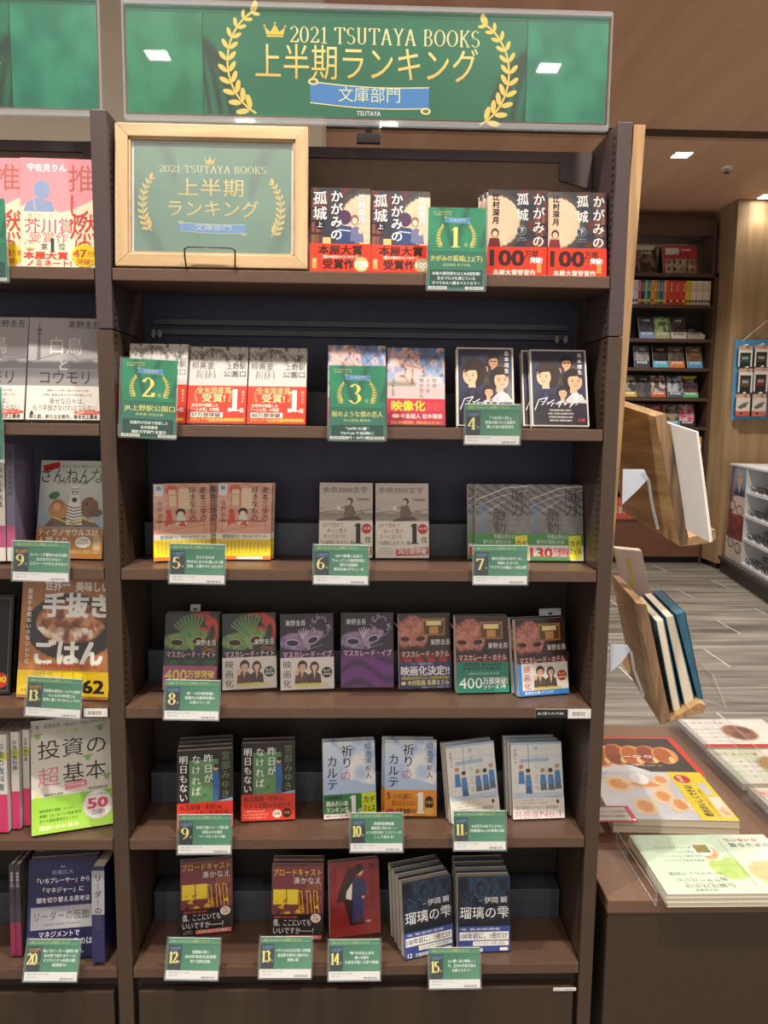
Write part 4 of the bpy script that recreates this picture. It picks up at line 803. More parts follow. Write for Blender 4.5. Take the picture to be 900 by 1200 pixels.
D('film', film, T=15, spine='c8c8c8', cover='c9c6c0', gloss=True)
D('mugi', mugi, T=11, spine='5a9a98', gloss=True); D('yomei', yomei, T=11, band=yomei_band, bandh=72, spine='c8c2ba', gloss=True)
D('majo', majo, T=15, band=majo_band(1), bandh=52, spine='8a8c8c', bandcol='3f8a4a', gloss=True)
for nm, kd, bd, bh in (('night_a', 'night', 'pink400', 46), ('night_b', 'night', 'film', 62), ('eve_a', 'eve', 'film', 62), ('eve_b', 'eve', None, 0), ('hotel_a', 'hotel', 'blue', 52), ('hotel_b', 'hotel', 'green', 60), ('hotel_c', 'hotel', 'film2', 62)):
    D(nm, mask_art(kd), T=14, band=m_band('filmgreen' if nm == 'night_b' else bd) if bd else None, bandh=bh, spine='7aa83c' if kd != 'hotel' else '6a9a3a', cover='3a2a2c', bandcol={'blue': '2c2f6a', 'green': '13806a', 'pink400': 'b05a86'}.get(bd, 'c8c4bc'), gloss=True)
D('kinou', kinou, T=17, band=kinou_band, bandh=50, spine='a8a83a', cover='231c1c', bandcol='c9321f', page=PAGEG)
D('inori_a', inori, T=11, band=inori_band('green'), bandh=46, spine='c8d4e4', bandcol='2f7a3a'); D('inori_b', inori, T=11, band=inori_band('o'), bandh=50, spine='c8d4e4', bandcol='d98a1c')
D('kaku', kaku, T=13, band=kaku_band, bandh=40, spine='c4c8c8', page=PAGEG)
D('broad', broad, T=12, band=broad_band, bandh=50, spine='4a6a58', cover='6c2c36', bandcol='1c1719', gloss=True)
D('kiba', kiba, T=16, spine='7a2226', cover='6c1e20', gloss=True)
D('ruri', ruri, T=18, band=ruri_band, bandh=50, spine='1a2038', cover='14182c', bandcol='32427e', page=PAGEG)
D('oshi_a', oshi_k('47'), 130, 188, 14, spine='f0b8b8', cover='f4e8c8'); D('oshi_b', oshi_k('30'), 130, 188, 14, spine='f0b8b8', cover='f4e8c8')
D('swan', swan, 130, 188, 26, band=swan_band, bandh=62, spine='a8a6a6'); D('zannen', zannen, 130, 188, 14, band=zannen_band, bandh=58, spine='c8d4c8', bandcol='b07c3c', spine_left=True, gloss=True)
D('gohan', gohan, 178, 232, 10, band=gohan_band, bandh=52, spine='a87038', cover='8a5a2c', bandcol='d8b820', spine_left=True, gloss=True)
D('toushi', toushi, 148, 210, 14, spine='3a3a38', spine_left=True, cover='c8c8c0'); D('leader', leader, 130, 188, 20, spine='232456', cover='1d1f4e', page=PAGE)
D('dark_a', lambda c: (c.r(0, 0, c.W, c.H, '17171a'), c.l([(6, 6), (c.W-6, 6), (c.W-6, c.H-6), (6, c.H-6), (6, 6)], .8, '8a8a8a'), c.e(c.W-20, c.H-26, 15, 15, 'c03a20'), c.t('100', c.W-20, c.H-36, 16, 'f0d040', w=24, al='c', bold=.03)), 130, 188, 16, spine='1c1c1e', cover='17171a')
# ---- main bay, row by row: design, label, front bottom edge, shelf, lean, copies
G = lambda r: 'books on the %s shelf of the main bay' % r
place('castle_upper', 'dark teal red banded novel touching the pine picture frame', .341, .012, .446, .012, ZS[0], 8, 2, G('top'))
place('castle_upper', 'dark teal red banded novel, second from the pine picture frame', .4475, .014, .5525, .014, ZS[0], 11, 2, G('top'))
place('castle_lower', 'novel with big black hundred, right of the green number one card', .653, .013, .758, .013, ZS[0], 4, 3, G('top'), dx=-.005)
place('castle_lower', 'novel with big black hundred, rightmost on the top shelf', .761, .015, .866, .015, ZS[0], 6, 3, G('top'))
place('station37', 'white paperback with red band, mostly hidden behind the green number two card', .012, .02, .117, .02, ZS[1], 15, 3, G('second'))
place('station37', 'white paperback, red band reading 37, just right of the number two card', .1195, .02, .2245, .02, ZS[1], 19.5, 2, G('second'))
place('station40', 'white paperback, red band reading 40, third from left on second shelf', .227, .02, .332, .02, ZS[1], 20, 2, G('second'))
place('sakura', 'cherry blossom cover paperback hidden behind the green number three card', .372, .022, .477, .022, ZS[1], 13, 3, G('second'))
place('sakura', 'cherry blossom cover paperback with red band, right of the number three card', .4805, .02, .5855, .02, ZS[1], 17, 3, G('second'), jig=.001)
place('film', 'dark film poster paperback with white border, behind the number four card', .607, .02, .712, .02, ZS[1], 15, 2, G('second'), dx=.003)
place('film', 'dark film poster paperback with white border, rightmost on second shelf', .744, .02, .849, .02, ZS[1], 18, 2, G('second'), dx=-.012)
place('mugi', 'pale pink illustrated paperback with yellow foot, leftmost on third shelf', .046, .053, .149, .075, ZS[2], 17, 2, G('third'), dx=.02)
place('mugi', 'pale pink illustrated paperback with yellow foot, second from left on third shelf', .156, .080, .261, .079, ZS[2], 14, 3, G('third'), dx=.004)
place('yomei', 'sepia paperback with a reading figure, left of the pair on third shelf', .352, .108, .457, .108, ZS[2], 16, 1, G('third'))
place('yomei', 'sepia paperback with a reading figure, right of the pair on third shelf', .4635, .105, .568, .108, ZS[2], 16, 1, G('third'))
place('majo', 'grey paperback with green band, behind and above the number seven card', .658, .080, .763, .083, ZS[2], 12, 2, G('third'), dx=-.012)
place('majo', 'grey paperback with green band and red 130, rightmost on third shelf', .7635, .084, .8665, .082, ZS[2], 12, 2, G('third'), dx=-.0005)
R4 = G('fourth')
place('night_a', 'green mask paperback with pink 400 band, above the number eight card', .048, .084, .153, .082, ZS[3], 15, 2, R4)
place('night_b', 'green mask paperback with white film band, second from left on fourth shelf', .166, .080, .270, .096, ZS[3], 15, 2, R4)
place('eve_a', 'violet mask paperback with white film band on the fourth shelf', .279, .080, .384, .092, ZS[3], 14.5, 2, R4)
place('eve_b', 'violet mask paperback without a band, middle of the fourth shelf', .397, .094, .502, .098, ZS[3], 14.5, 2, R4)
place('hotel_a', 'red mask paperback with navy band, fifth from left on fourth shelf', .513, .088, .618, .097, ZS[3], 13, 2, R4)
place('hotel_b', 'red mask paperback with green 400 band on the fourth shelf', .624, .066, .729, .073, ZS[3], 12.5, 3, R4, dx=.001)
place('hotel_c', 'red mask paperback with blue edged film band, rightmost on fourth shelf', .742, .046, .846, .068, ZS[3], 12.5, 2, R4, dx=-.003)
R5 = G('fifth')
place('kinou', 'black and green novel with red band, behind the lower number nine card', .086, .022, .190, .037, ZS[4], 13, 5, R5)
place('kinou', 'black and green novel with red band, second stack from left on fifth shelf', .203, .056, .308, .064, ZS[4], 14, 4, R5)
place('inori_a', 'white blue novel with green number one band on the fifth shelf', .365, .064, .470, .076, ZS[4], 16, 2, R5)
place('inori_b', 'white blue novel with orange band on the fifth shelf', .4855, .077, .590, .074, ZS[4], 16, 3, R5, dx=-.006)
place('kaku', 'pale grey novel with students in blue, behind the number eleven card', .616, .043, .719, .072, ZS[4], 16, 4, R5)
place('kaku', 'pale grey novel with students in blue, rightmost on the fifth shelf', .742, .060, .847, .066, ZS[4], 16, 4, R5, dx=-.003)
R6 = G('bottom')
place('broad', 'maroon and yellow novel with black band, leftmost on the bottom shelf', .072, .088, .176, .103, ZS[5], 10, 1, R6)
place('broad', 'maroon and yellow novel with black band, above the number thirteen card', .258, .075, .363, .074, ZS[5], 9, 3, R6)
place('kiba', 'red novel with a man in a blue suit, bottom shelf', .378, .074, .482, .091, ZS[5], 13, 1, R6)
place('ruri', 'navy novel with blue banded foot, slanted stack left of the last pair', .527, .010, .627, .042, ZS[5], 9, 4, R6)
place('ruri', 'navy novel with blue banded foot, rightmost stack on the bottom shelf', .634, .030, .739, .033, ZS[5], 9, 4, R6)
# ---- left bay
L_ = lambda r: 'books on the %s shelf of the left bay' % r
place('oshi_b', 'pink and cream novel with yellow 30 badge, cut by the left edge', -.290, .022, -.162, .022, ZS[0], 5, 1, L_('top'))
place('oshi_a', 'pink and cream novel with yellow 47 badge, beside the left upright', -.157, .018, -.0335, .022, ZS[0], 5, 1, L_('top'))
place('swan', 'grey novel with a tower in mist, cut by the left edge', -.300, .022, -.170, .022, ZS[1], 13, 1, L_('second'))
place('swan', 'grey novel with a tower in mist, beside the left upright', -.164, .018, -.035, .026, ZS[1], 13, 1, L_('second'))
place('zannen', 'animal encyclopedia with zebra cover and brown band, above the upper number nine card', -.187, .084, -.057, .073, ZS[2], 13, 1, L_('third'))
place('gohan', 'large cookbook with a meat bowl on its cover, left bay fourth shelf', -.217, .046, -.040, .030, ZS[3], 11.5, 1, L_('fourth'))
place('dark_a', 'black book with thin frame line and red badge at the left edge', -.365, .06, -.236, .06, ZS[3], 12, 1, L_('fourth'))
place('toushi', 'white and lime green investment guide with black lettering', -.180, .005, -.043, .050, ZS[4], 20, 1, L_('fifth'))
place('leader', 'navy business book with silver title plate, above the number twenty card', -.207, .013, -.079, .028, ZS[5], 14, 3, L_('bottom'))
# spines standing at the left edge
def spine_book(label, x0, y, z, T, W, Hh, ang, cols, txt, group, lean=4, tc='3a3a3a'):
    """book seen spine first: spine faces the aisle"""
    c = Canvas(T, Hh)
    zz = 0
    for hgt, col in cols: c.r(0, zz, T, hgt, col); zz += hgt
    c.vt(txt, T/2, Hh*.08, T*.62, tc, T*.66, .02)
    t, w_, h_ = T/1000, W/1000, Hh/1000
    r = thing('upright_book', label, 'book', (x0+t/2, y, z+.0005+w_*math.sin(math.radians(lean))), (-math.radians(lean), 0, math.radians(ang)), group)
    ex = [(MB().box(-t/2, t/2, .00005, .0008, 0, h_), cols[0][1]), (MB().box(-t/2, -t/2+.0006, .0008, w_, 0, h_), cols[0][1]), (MB().box(t/2-.0006, t/2, .0008, w_, 0, h_), cols[0][1])]
    link('cover', c.mesh('spine_print', INKG, extra=ex), r)
    MB().box(-t/2+.0008, t/2-.0008, .001, w_-.002, .002, h_-.002).build('page_block', PAGE, r)
spine_book('navy spined business book standing edge on by the left upright', -.078, .004, ZS[5], 24, 100, 188, 0, [(8, '232456'), (86, '9a9aa4'), (94, '232456')], 'リーダーの仮面', 'edge on books in the left bay', 5, '3a3a48')
for k, (x, T) in enumerate(((-.236, 19), (-.214, 15))): spine_book(('white topped', 'lilac')[k]+' magazine spine standing left of the animal encyclopedia', x, .03, ZS[2], T, 90, 215, 0, [(150, 'd4cfc6' if k == 0 else '6a6480'), (40, 'b04a78'), (25, 'd8d4cc')], 'よくわかる季刊誌', 'edge on books in the left bay')
for k, x in enumerate((-.256, -.2295, -.2125)): spine_book('white and pink book spine, %s left of the investment guide' % ('furthest', 'middle', 'nearest')[k], x, .02+.012*k, ZS[4], (24, 15, 12)[k], 78, 190, 0, [(34, 'd8d6d0'), (16, 'c8cc58'), (66, 'cfcdc8'), (74, 'c8386a')], 'お金の教科書', 'edge on books in the left bay', 3, '2c5a6a')
for k, x in enumerate((-.244, -.233)): spine_book('dark and magenta book spine, %s of the pair at the bottom shelf left edge' % ('left', 'right')[k], x, .03, ZS[5], 10, 92, 185, 0, [(118, '3a3440'), (67, '8a2450')], '実用書入門', 'edge on books in the left bay', 3, 'c8c4cc')

# ================================================================ CARDS
LINES = {'4': ['「10月1日」', '映画公開された話題作', '驚心の直木賞受賞作'], '5': ['きらり日々が', '幸せな1日々を描いた1冊', '周囲、心穏やかになれます'], '6': ['5分で読書に出会う', 'ちょっとした隙間時間に', '読める短編集', '著者自身のデビュー作'],
         '7': ['彼の大前のためだった…', '映画にもなった', '『ラプラスの魔女』の前日譚'], '8': ['本・10万部突破!', '話題の2大豪華俳優の', '人気シリーズ!'], '9': ['杉村三郎シリーズ第5弾', '宮部みゆき最新', 'ベースをつなぐ5編'],
         '10': ['新感覚医療短編', '繊細派に染みる――', '6つの話を描くミステリーが', 'こころ温まる!'], '11': ['みな打ちのめすじゃない', '共感度No.1の青春小説'], '12': ['放課後の思い', '2020年高校生放送部', '待つ文庫化記録'], '13': ['イヤミスの女王が描く世界感', '放送部を舞台に描かれた', '青春小説'],
         '14': ['\u201c映\u201dの文化人気を', '感い文庫作', '大泉洋が描く主演で映画!'], '15': ['心に響く長き物語――', '今、注目の作家が送る', '壮絶ミステリー'], '9L': ['シリーズ累計400万部!', 'まだまだたのもい', 'エピソードがまちきれない!'], '13L': ['料理家の絶対ルール!でも簡単!', 'そんな方の料理とは', '簡単に驚くほどおいしいです!'],
         '20L': ['悩んでるリーダーへ最適な1冊!', '目の前で変わるチーム!', 'ビジネスマン必読の書!', '感想続々!']}
def card_art(num, gen):
    def f(c):
        W, H = c.W, c.H; c.r(0, 0, W, H, 'e8e8e8'); c.ra(0, 1, W, H-16, 10, 4, lambda U, V: mix((34, 104, 78), (88, 150, 120), (U*.55+V*.5)))
        c.r(0, 1, W, 9, '2e7a58', '5c9a7c'); c.t('2021 ランキング 上半期ランキング', 6, 3, 5.5, 'd0d060', w=72, bold=.01); c.l([(0, 10.6), (W, 10.6)], .6, '1d4a3a')
        c.r(2, 13, 25, H-29, '2b323c'); c.t(gen+'部門', 14.5, 15, 7.5, '5a98cc' if gen == '文庫' else 'd89a40', w=21, al='c', bold=.01)
        c.sf(num, 12.5 if len(num) == 1 else 11.5, 24, 21 if len(num) == 1 else 20, 'f0e68a', .19, .06, 0, 'c', 1.15 if len(num) == 1 else .78); c.t('位', 23, 39, 4.2, 'd8d8a0', bold=.01, al='c')
        ls = LINES[num+('L' if gen != '文庫' else '')]
        for k, s in enumerate(ls): c.t(s, 63, 33-len(ls)*4+k*8, 6.2, 'e4f2ea', al='c', bold=.03, w=min(66, len(s)*5.4))
        c.r(0, H-15, W, 15, 'ebebeb'); c.t('書籍の感想 おすすめ文庫', 5, H-13, 3.4, '9a9a9a', w=40); c.t('定価 本体', 5, H-8, 3.2, '9a9a9a', w=18); c.barcode(W-34, H-6, 30, 5)
    return f
def big_art(num, title, auth, ls):
    def f(c):
        W, H = c.W, c.H; c.ra(0, 0, W, H, 24, 30, lambda U, V: mix(mix((16, 120, 84), (40, 150, 108), noise(U, V, 4, 3)), (10, 70, 56), (np.abs(np.sin(U*7+V*3*np.sign(U-.5)))-.9)*6*(V < .5)))
        c.t('2021 TSUTAYA BOOKS', 8, 5, 4, 'd8d890', w=32); c.t('上半期ランキング', 8, 9.5, 4, 'd8d890', w=32); c.ribbon(28, 16, 44, 10, '4a8cd0'); c.t('文庫部門', 50, 18, 5.5, 'c8e0f0', w=26, al='c')
        c.sf(num, 47, 32, 34, 'f2e67c', .2, .05, 0, 'c', 1.1); c.t('位', 66, 58, 7, 'f2e67c', al='c'); c.laurel(32, 49, 14, 20, -1, 'ecd86a', 9, 6.5, 3.4, 60); c.laurel(66, 49, 14, 20, 1, 'ecd86a', 9, 6.5, 3.4, 60)
        c.r(0, 73, W, .8, '0c5a44'); c.ra(0, 73.8, W, H-74, 8, 8, lambda U, V: mix((34, 112, 88), (58, 130, 106), V)); c.t(title, 50, 79, 11, 'f0e67c', w=min(90, len(title)*11), al='c', bold=.01); c.t(auth, 50, 93, 5, 'e0e0a0', w=48, al='c')
        c.r(4, 104, W-8, 30, '17463e'); [c.t(s, 50, 107+k*8, 6, 'e8f4ee', w=min(84, len(s)*6), al='c', bold=.025) for k, s in enumerate(ls)]
        c.barcode(2, H-6, 32, 5); c.barcode(66, H-6, 32, 5)
    return f
def card(label, art, xc, ztop, W, Hh, tilt=0, roll=0, y=-.006):
    """printed card in a clear acrylic pocket hooked on the shelf lip; tilt pushes its foot towards the aisle"""
    r = thing('rank_card', label, 'sign', (xc, y, ztop), (-math.radians(tilt), math.radians(roll), 0), 'ranking cards on the shelf edges')
    c = Canvas(W, Hh); c.gain = 1.0 if Hh > 100 else .9; art(c); w2, h = W/2000, Hh/1000
    o = link('card', c.mesh('card_print', INK, extra=[(MB().box(-w2, w2, .00005, .0006, 0, h), 'e8e8e8')]), r, (0, 0, -h))
    MB().box(-w2-.002, w2+.002, -.0028, -.0020, -h-.002, .002).build('pocket_front', CLEAR, r)
    MB().box(-w2-.002, w2+.002, .0008, .0016, -h-.002, .002).build('pocket_back', CLEAR, r)
    MB().box(-w2-.002, w2+.002, -.0020, .0008, -h-.002, -h-.001).box(-w2-.0024, -w2-.0016, -.0020, .0008, -h, .002).box(w2+.0016, w2+.0024, -.0020, .0008, -h, .002).build('pocket_edge', CLEARE, r)
    return r
def cx_(n, x, z0, w_, h_, tilt, gen='文庫', roll=0, extra=''):
    card('small green ranking card number %s in a clear pocket, %s' % (word(int(n)), extra), card_art(n, gen), x, z0+h_, 98, 71, tilt, roll)
card('large green ranking card number one on the top shelf edge', big_art('1', 'かがみの孤城(上)(下)', '辻村深月 ポプラ社', ['本屋大賞受賞をはじめ8冠受賞!', '生きづらさを感じている', 'すべての人へ贈るベストセラー']), .596, 1.612, 100, 138, 0, 0)
card('large green ranking card number two at the left of the second shelf', big_art('2', 'JR上野駅公園口', '柳美里 河出文庫', ['話題作が全米で受賞した', '全米図書賞', '翻訳文学部門 受賞作']), .064, 1.348, 96, 136, 3, 2.2)
card('large green ranking card number three in the middle of the second shelf', big_art('3', '桜のような僕の恋人', '宇山佳佑 集英社', ['\u201c20年の夏\u201d', 'TikTokで話題に', '小・高10代・20代人気のNo1']), .426, 1.342, 100, 130, 2, 0)
cx_('4', .667, 1.208, .1, .070, 0, extra='second shelf'); cx_('5', .141, .952, .1, .071, 5, extra='third shelf, left', roll=1); cx_('6', .399, .951, .1, .072, 5, extra='third shelf, middle', roll=.6); cx_('7', .688, .951, .1, .073, 5, extra='third shelf, right')
cx_('8', .128, .694, .1, .076, 12, extra='fourth shelf', roll=1); cx_('9', .146, .434, .1, .075, 12, extra='fifth shelf, left'); cx_('10', .468, .436, .1, .075, 12, extra='fifth shelf, middle'); cx_('11', .663, .436, .1, .078, 14, extra='fifth shelf, right')
cx_('12', .122, .171, .1, .088, 22, extra='bottom shelf, leftmost', roll=1.6); cx_('13', .297, .174, .1, .086, 22, extra='bottom shelf, left of centre', roll=.5); cx_('14', .428, .170, .1, .083, 20, extra='bottom shelf, right of centre'); cx_('15', .621, .150, .1, .084, 20, extra='bottom shelf, rightmost')
cx_('9', -.136, .953, .1, .073, 5, '総合', 1.5, 'third shelf of the left bay'); cx_('13', -.121, .704, .1, .070, 8, '総合', 3.5, 'fourth shelf of the left bay'); cx_('20', -.143, .171, .1, .088, 22, '総合', .8, 'bottom shelf of the left bay')
card('large green ranking card cut by the left edge, top shelf', big_art('1', '推し、燃ゆ', '宇佐見りん 河出書房', ['推しが、炎上した。', '芥川賞受賞作', '話題のベストセラー']), -.223, 1.612, 100, 136, 0, 0)
card('large green ranking card cut by the left edge, second shelf', big_art('2', '白鳥とコウモリ', '東野圭吾 幻冬舎', ['罪と罰の問題は', '類い希な長編', '著者最新作']), -.242, 1.297, 96, 132, 2, 0)
# clip on cards, little plastic tags on some books
def tag_clip(label, x, y, z, w_=.03, rz=0):
    t = thing('price_tab', label, 'tag', (x, y, z), (math.radians(-14), 0, rz)); MB().box(-w_/2, w_/2, -.0005, .0005, 0, .014).build('tab', mat('frosted_plastic', 'a8acb0', .4), t, .0003); MB().box(-.004, .004, -.0012, .0012, .002, .006).build('grip', BLACK, t)
tag_clip('small grey tab on the top of the rightmost fourth shelf book', .812, .104, ZS[3]+.150, .046, .15); tag_clip('small clear tab atop the leftmost green mask book', .105, .131, ZS[3]+.149, .02)

# ================================================================ SIGNS
def green_curtain(U, V):
    n = noise(U, V, 5, 3); a = mix((22, 92, 70), (34, 112, 84), n)
    for uc, sg in ((.155, -1), (.84, 1)):
        for k in range(4):
            path = uc+sg*(.015+.022*k)*(1-2*V)*1.0-sg*.02*np.sin(V*3.1)*k*.7; a = mix(a, (34, 52, 46), 1-np.abs(U-path)*150/(1+.4*k))
    return a
def sign_art(c):
    W, H = c.W, c.H; px = lambda x: (x-145)/575*W; py = lambda y: (y-8)/132*H
    c.ra(0, 0, W, H, 240, 16, green_curtain); c.ra(0, 0, px(235), H, 20, 12, blot((22, 104, 76), (38, 124, 92), 4, 6)); c.ra(px(622), 0, W-px(622), H, 20, 12, blot((22, 106, 84), (40, 128, 102), 4, 8))
    c.l([(px(235), 0), (px(235), H)], 1.6, '163c30'); c.l([(px(622), 0), (px(622), H)], 1.6, '163c30'); c.r(0, 3, W, 7, '1c5a46')
    g = 'd8bc62'; c.laurel(px(320), py(74), 82, 92, -1, g, 11, 26, 15, 66); c.laurel(px(545), py(82), 82, 92, 1, g, 11, 26, 15, 66)
    c.crown(px(308), py(25), 36, 24, 'd8b848'); c.sf('2021 TSUTAYA BOOKS', px(338), py(29), 27, 'dcd29a', .12, .04, .04, 'l', 1.0, px(566)-px(338))
    c.t('上半期ランキング', px(297), py(49), 62, 'e6d68c', w=px(563)-px(297), bold=0, col2='c8a850'); c.ribbon(px(362), py(97), px(505)-px(362), 46, '3b78b4'); c.t('文庫部門', px(396), py(101), 27, 'c8d2b0', w=px(470)-px(396)); c.t('TSUTAYA', px(418), py(130), 11, 'd8dcdc', w=px(447)-px(418), bold=.02)
def poster_art(c):
    W, H = c.W, c.H; px = lambda x: (x-152)/194*W; py = lambda y: (y-163)/136*H
    c.ra(0, 0, W, H, 50, 36, lambda U, V: mix(mix((70, 118, 98), (90, 136, 116), noise(U, V, 5, 12)), (54, 92, 80), (np.abs(np.sin((U*9+V*3*np.sign(U-.5))))-.86)*5*((U < .28) | (U > .72))))
    c.l([(px(190), 0), (px(205), py(172)), (px(300), py(176)), (px(322), 0)], .8, '44705e')
    c.crown(px(239), py(179), 18, 14, 'd8b848'); c.sf('2021 TSUTAYA BOOKS', px(183), py(191), 12, 'dcd29a', .13, .05, .03, 'l', 1, px(316)-px(183)); c.t('上半期', px(206), py(206), 33, 'e2cc7c', w=px(287)-px(206), bold=0, col2='caa84c'); c.t('ランキング', px(194), py(233), 31, 'e2cc7c', w=px(306)-px(194), bold=0, col2='caa84c')
    c.laurel(px(184), py(240), 30, 52, -1, 'd8b85a', 10, 14, 8, 62); c.laurel(px(312), py(244), 30, 52, 1, 'd8b85a', 10, 14, 8, 62)
    c.ribbon(px(208), py(262), px(290)-px(208), 20, '4a86c4'); c.t('文庫部門', px(227), py(263), 12, 'b8ccd8', w=px(272)-px(227)); c.t('TSUTAYA', px(236), py(291), 5, 'e8e8e8', w=px(260)-px(236), bold=.02)
def header(label, x0, x1, z0, z1, y, mirror=False):
    W, Hh = (x1-x0)*1000, (z1-z0)*1000; r = thing('header_sign', label, 'sign', ((x0+x1)/2, y, z0), (0, 0, 0), 'long green header signs'); w2, h = W/2000, Hh/1000
    c = Canvas(W-8, Hh-18); c.gain = .9; sign_art(c); link('print', c.mesh('header_print', INK, extra=[(MB().box(-w2+.004, w2-.004, .0001, .0008, 0, h-.018), 'd8d8d8')]), r, (0, 0, .012))
    MB().box(-w2, w2, -.004, -.0022, 0, h).build('front_sheet', CLEAR, r); MB().box(-w2, w2, .0014, .0030, 0, h).build('back_sheet', CLEAR, r)
    MB().box(-w2, w2, -.0046, .0034, -.002, .008).build('bottom_channel', CLEARE, r, .0008); MB().box(-w2, w2, -.0046, .0034, h-.006, h+.002).build('top_channel', CLEARE, r, .0008)
    MB().box(w2-.0005, w2+.002, -.004, .003, 0, h).build('end_edge', CLEARE, r); MB().box(-w2-.002, -w2+.0005, -.004, .003, 0, h).build('end_edge', CLEARE, r)
header('long green header sign with gold laurels and blue ribbon over the main bay', .018, .866, 1.7635, 1.958, .05); header('long green header sign over the left bay, cut by the left edge', -.90, -.024, 1.768, 1.965, .05)
for x, lb in ((.442, 'main'), (-.46, 'left')):
    t = thing('sign_clip', 'clear sign clip on a black foot holding the header of the %s bay' % lb, 'clip', (x, .056, 1.74)); MB().box(-.022, .022, -.012, -.0100, .0, .045).box(-.022, .022, .004, .006, 0, .045).build('jaw', CLEAR, t); MB().box(-.021, .021, -.008, .003, -.006, .010).build('foot', BLACK, t, .001); MB().box(-.006, .006, .004, .075, .022, .028).build('arm', BLACK, t)
fr = thing('picture_frame', 'pine frame with green ranking poster standing on the top shelf', 'picture frame', (.171, .006, ZS[0]+.0048), (math.radians(-5), 0, 0))
FW, FH, fw = .332, .244, .022
def rail(a): return MB().prism(a, (0, .018, 0))
x0, x1 = -FW/2, FW/2
MB().prism([(x0, 0, 0), (x1, 0, 0), (x1-fw, 0, fw), (x0+fw, 0, fw)], (0, .018, 0)).build('frame_rail', PINE, fr, .0012); MB().prism([(x0, 0, FH), (x1, 0, FH), (x1-fw, 0, FH-fw), (x0+fw, 0, FH-fw)], (0, .018, 0)).build('frame_rail', PINE, fr, .0012)
PINEV = wood('pine_frame_upright', 'a98d69', 'c4a981', 2, 4)
MB().prism([(x0, 0, 0), (x0+fw, 0, fw), (x0+fw, 0, FH-fw), (x0, 0, FH)], (0, .018, 0)).build('frame_rail', PINEV, fr, .0012); MB().prism([(x1, 0, 0), (x1-fw, 0, fw), (x1-fw, 0, FH-fw), (x1, 0, FH)], (0, .018, 0)).build('frame_rail', PINEV, fr, .0012)
il = MB()
for a in ((x0+fw, x0+fw+.004, fw, FH-fw), (x1-fw-.004, x1-fw, fw, FH-fw), (x0+fw, x1-fw, fw, fw+.004), (x0+fw, x1-fw, FH-fw-.004, FH-fw)): il.box(a[0], a[1], .004, .010, a[2], a[3])
il.build('inner_lip', PINE, fr); MB().box(x0+fw, x1-fw, .0105, .0115, fw, FH-fw).build('mount', WHITE, fr)
pc = Canvas((FW-2*fw)*1000-16, (FH-2*fw)*1000-12); pc.gain = .8; poster_art(pc); link('poster', pc.mesh('poster_print', INK), fr, (0, .0095, fw+.006)); MB().box(x0+fw+.004, x1-fw-.004, .0055, .007, fw+.004, FH-fw-.004).build('glazing', FILM, fr); MB().box(x0+.002, x1-.002, .018, .021, .002, FH-.002).build('backing_board', mat('hardboard', '6a5038', .7), fr)
ez = thing('wire_stand', 'black wire easel in front of the pine picture frame', 'stand', (.171, -.006, ZS[0]))
MB().tube([(-.042, .004, .003), (-.043, -.001, .020), (-.043, -.001, .032), (-.036, -.001, .036), (.036, -.001, .035), (.043, -.001, .031), (.043, -.001, .018), (.042, .004, .003)], .0014).build('front_loop', WIRE, ez)
MB().tube([(-.042, .002, .0026), (-.042, .046, .0026), (-.03, .075, .06)], .0014).build('rear_leg', WIRE, ez); MB().tube([(.042, .002, .0026), (.042, .046, .0026), (.03, .075, .06)], .0014).build('rear_leg', WIRE, ez)

# ================================================================ OAK HOLDERS ON THE END PANEL
def V_(px, py, Y): return on(1, px, py, Y)
def hexa(near, d): return MB().prism([tuple(p) for p in near], tuple(d))
HD1 = np.array((-.030, .23, .037)); HD2 = np.array((.026, .23, .0095))
FROST = mat('frosted_bracket', 'b4bcc8', .25, 0, .04, 12)
DOAK = wood('oak_end_grain', '5e4936', '96785a', 2, 9)
def holder(label, board, ledge, d, bracket, arm_pts):
    r = thing('oak_display_ledge', label, 'display ledge', (0, 0, 0), group='oak display ledges on the end panel')
    hexa(board, d).build('back_board', OAKX, r, .0008)
    hexa(ledge, np.array(d)*(1.8 if d is HD2 else 1.0)).build('ledge', OAKX, r, .0008)
    # near end strip of darker end grain, proud of the board
    e = [np.array(p)*1.0 for p in board]; hexa([tuple(p+np.array((0, -.003, 0))) for p in e], (0, .003, 0)).build('edge_band', DOAK, r)
    hexa([tuple(V_(x, y, .009)) for x, y in bracket], (0, .003, 0)).build('bracket', FROST, r, .0008)
    MB().tube([tuple(V_(x, y, .008)) for x, y in arm_pts], .003, 8).build('bracket_arm', CLEARE, r)
    return r
holder_up = holder('upper tilted oak ledge on the end panel, carrying a white board', [(.968, .02, 1.260), (.9875, .02, 1.2655), (1.043, .02, 1.036), (1.030, .02, 1.019)],
       [(1.0302, .0201, 1.0188), (1.0435, .0201, 1.0355), (1.094, .0201, 1.052), (1.097, .0201, 1.034), (1.086, .0201, 1.026)], HD1, [(730, 550), (755, 550), (760, 561), (748, 574), (729, 592)], [(753, 553), (760, 563), (764, 590), (771, 620)])
holder_low = holder('lower tilted oak ledge on the end panel, carrying several books', [(.953, .02, .911), (.971, .02, .909), (1.029, .02, .688), (1.012, .02, .673)],
       [(1.0122, .0201, .6728), (1.0295, .0201, .6825), (1.085, .0201, .717), (1.098, .0201, .712), (1.094, .0201, .697)], HD2, [(715, 755), (735, 756), (739, 762), (730, 775), (715, 789)], [(734, 757), (740, 766), (743, 785), (754, 815)])
wb = hexa([(1.012, -.06, 1.2335), (1.016, -.06, 1.2340), (1.053, -.06, 1.0420), (1.048, -.06, 1.0400)], (-.042, .30, .048)).build('white_panel', WHITE, None, .0006)
setp(wb, 'blank white board leaning on the upper oak ledge', 'board')
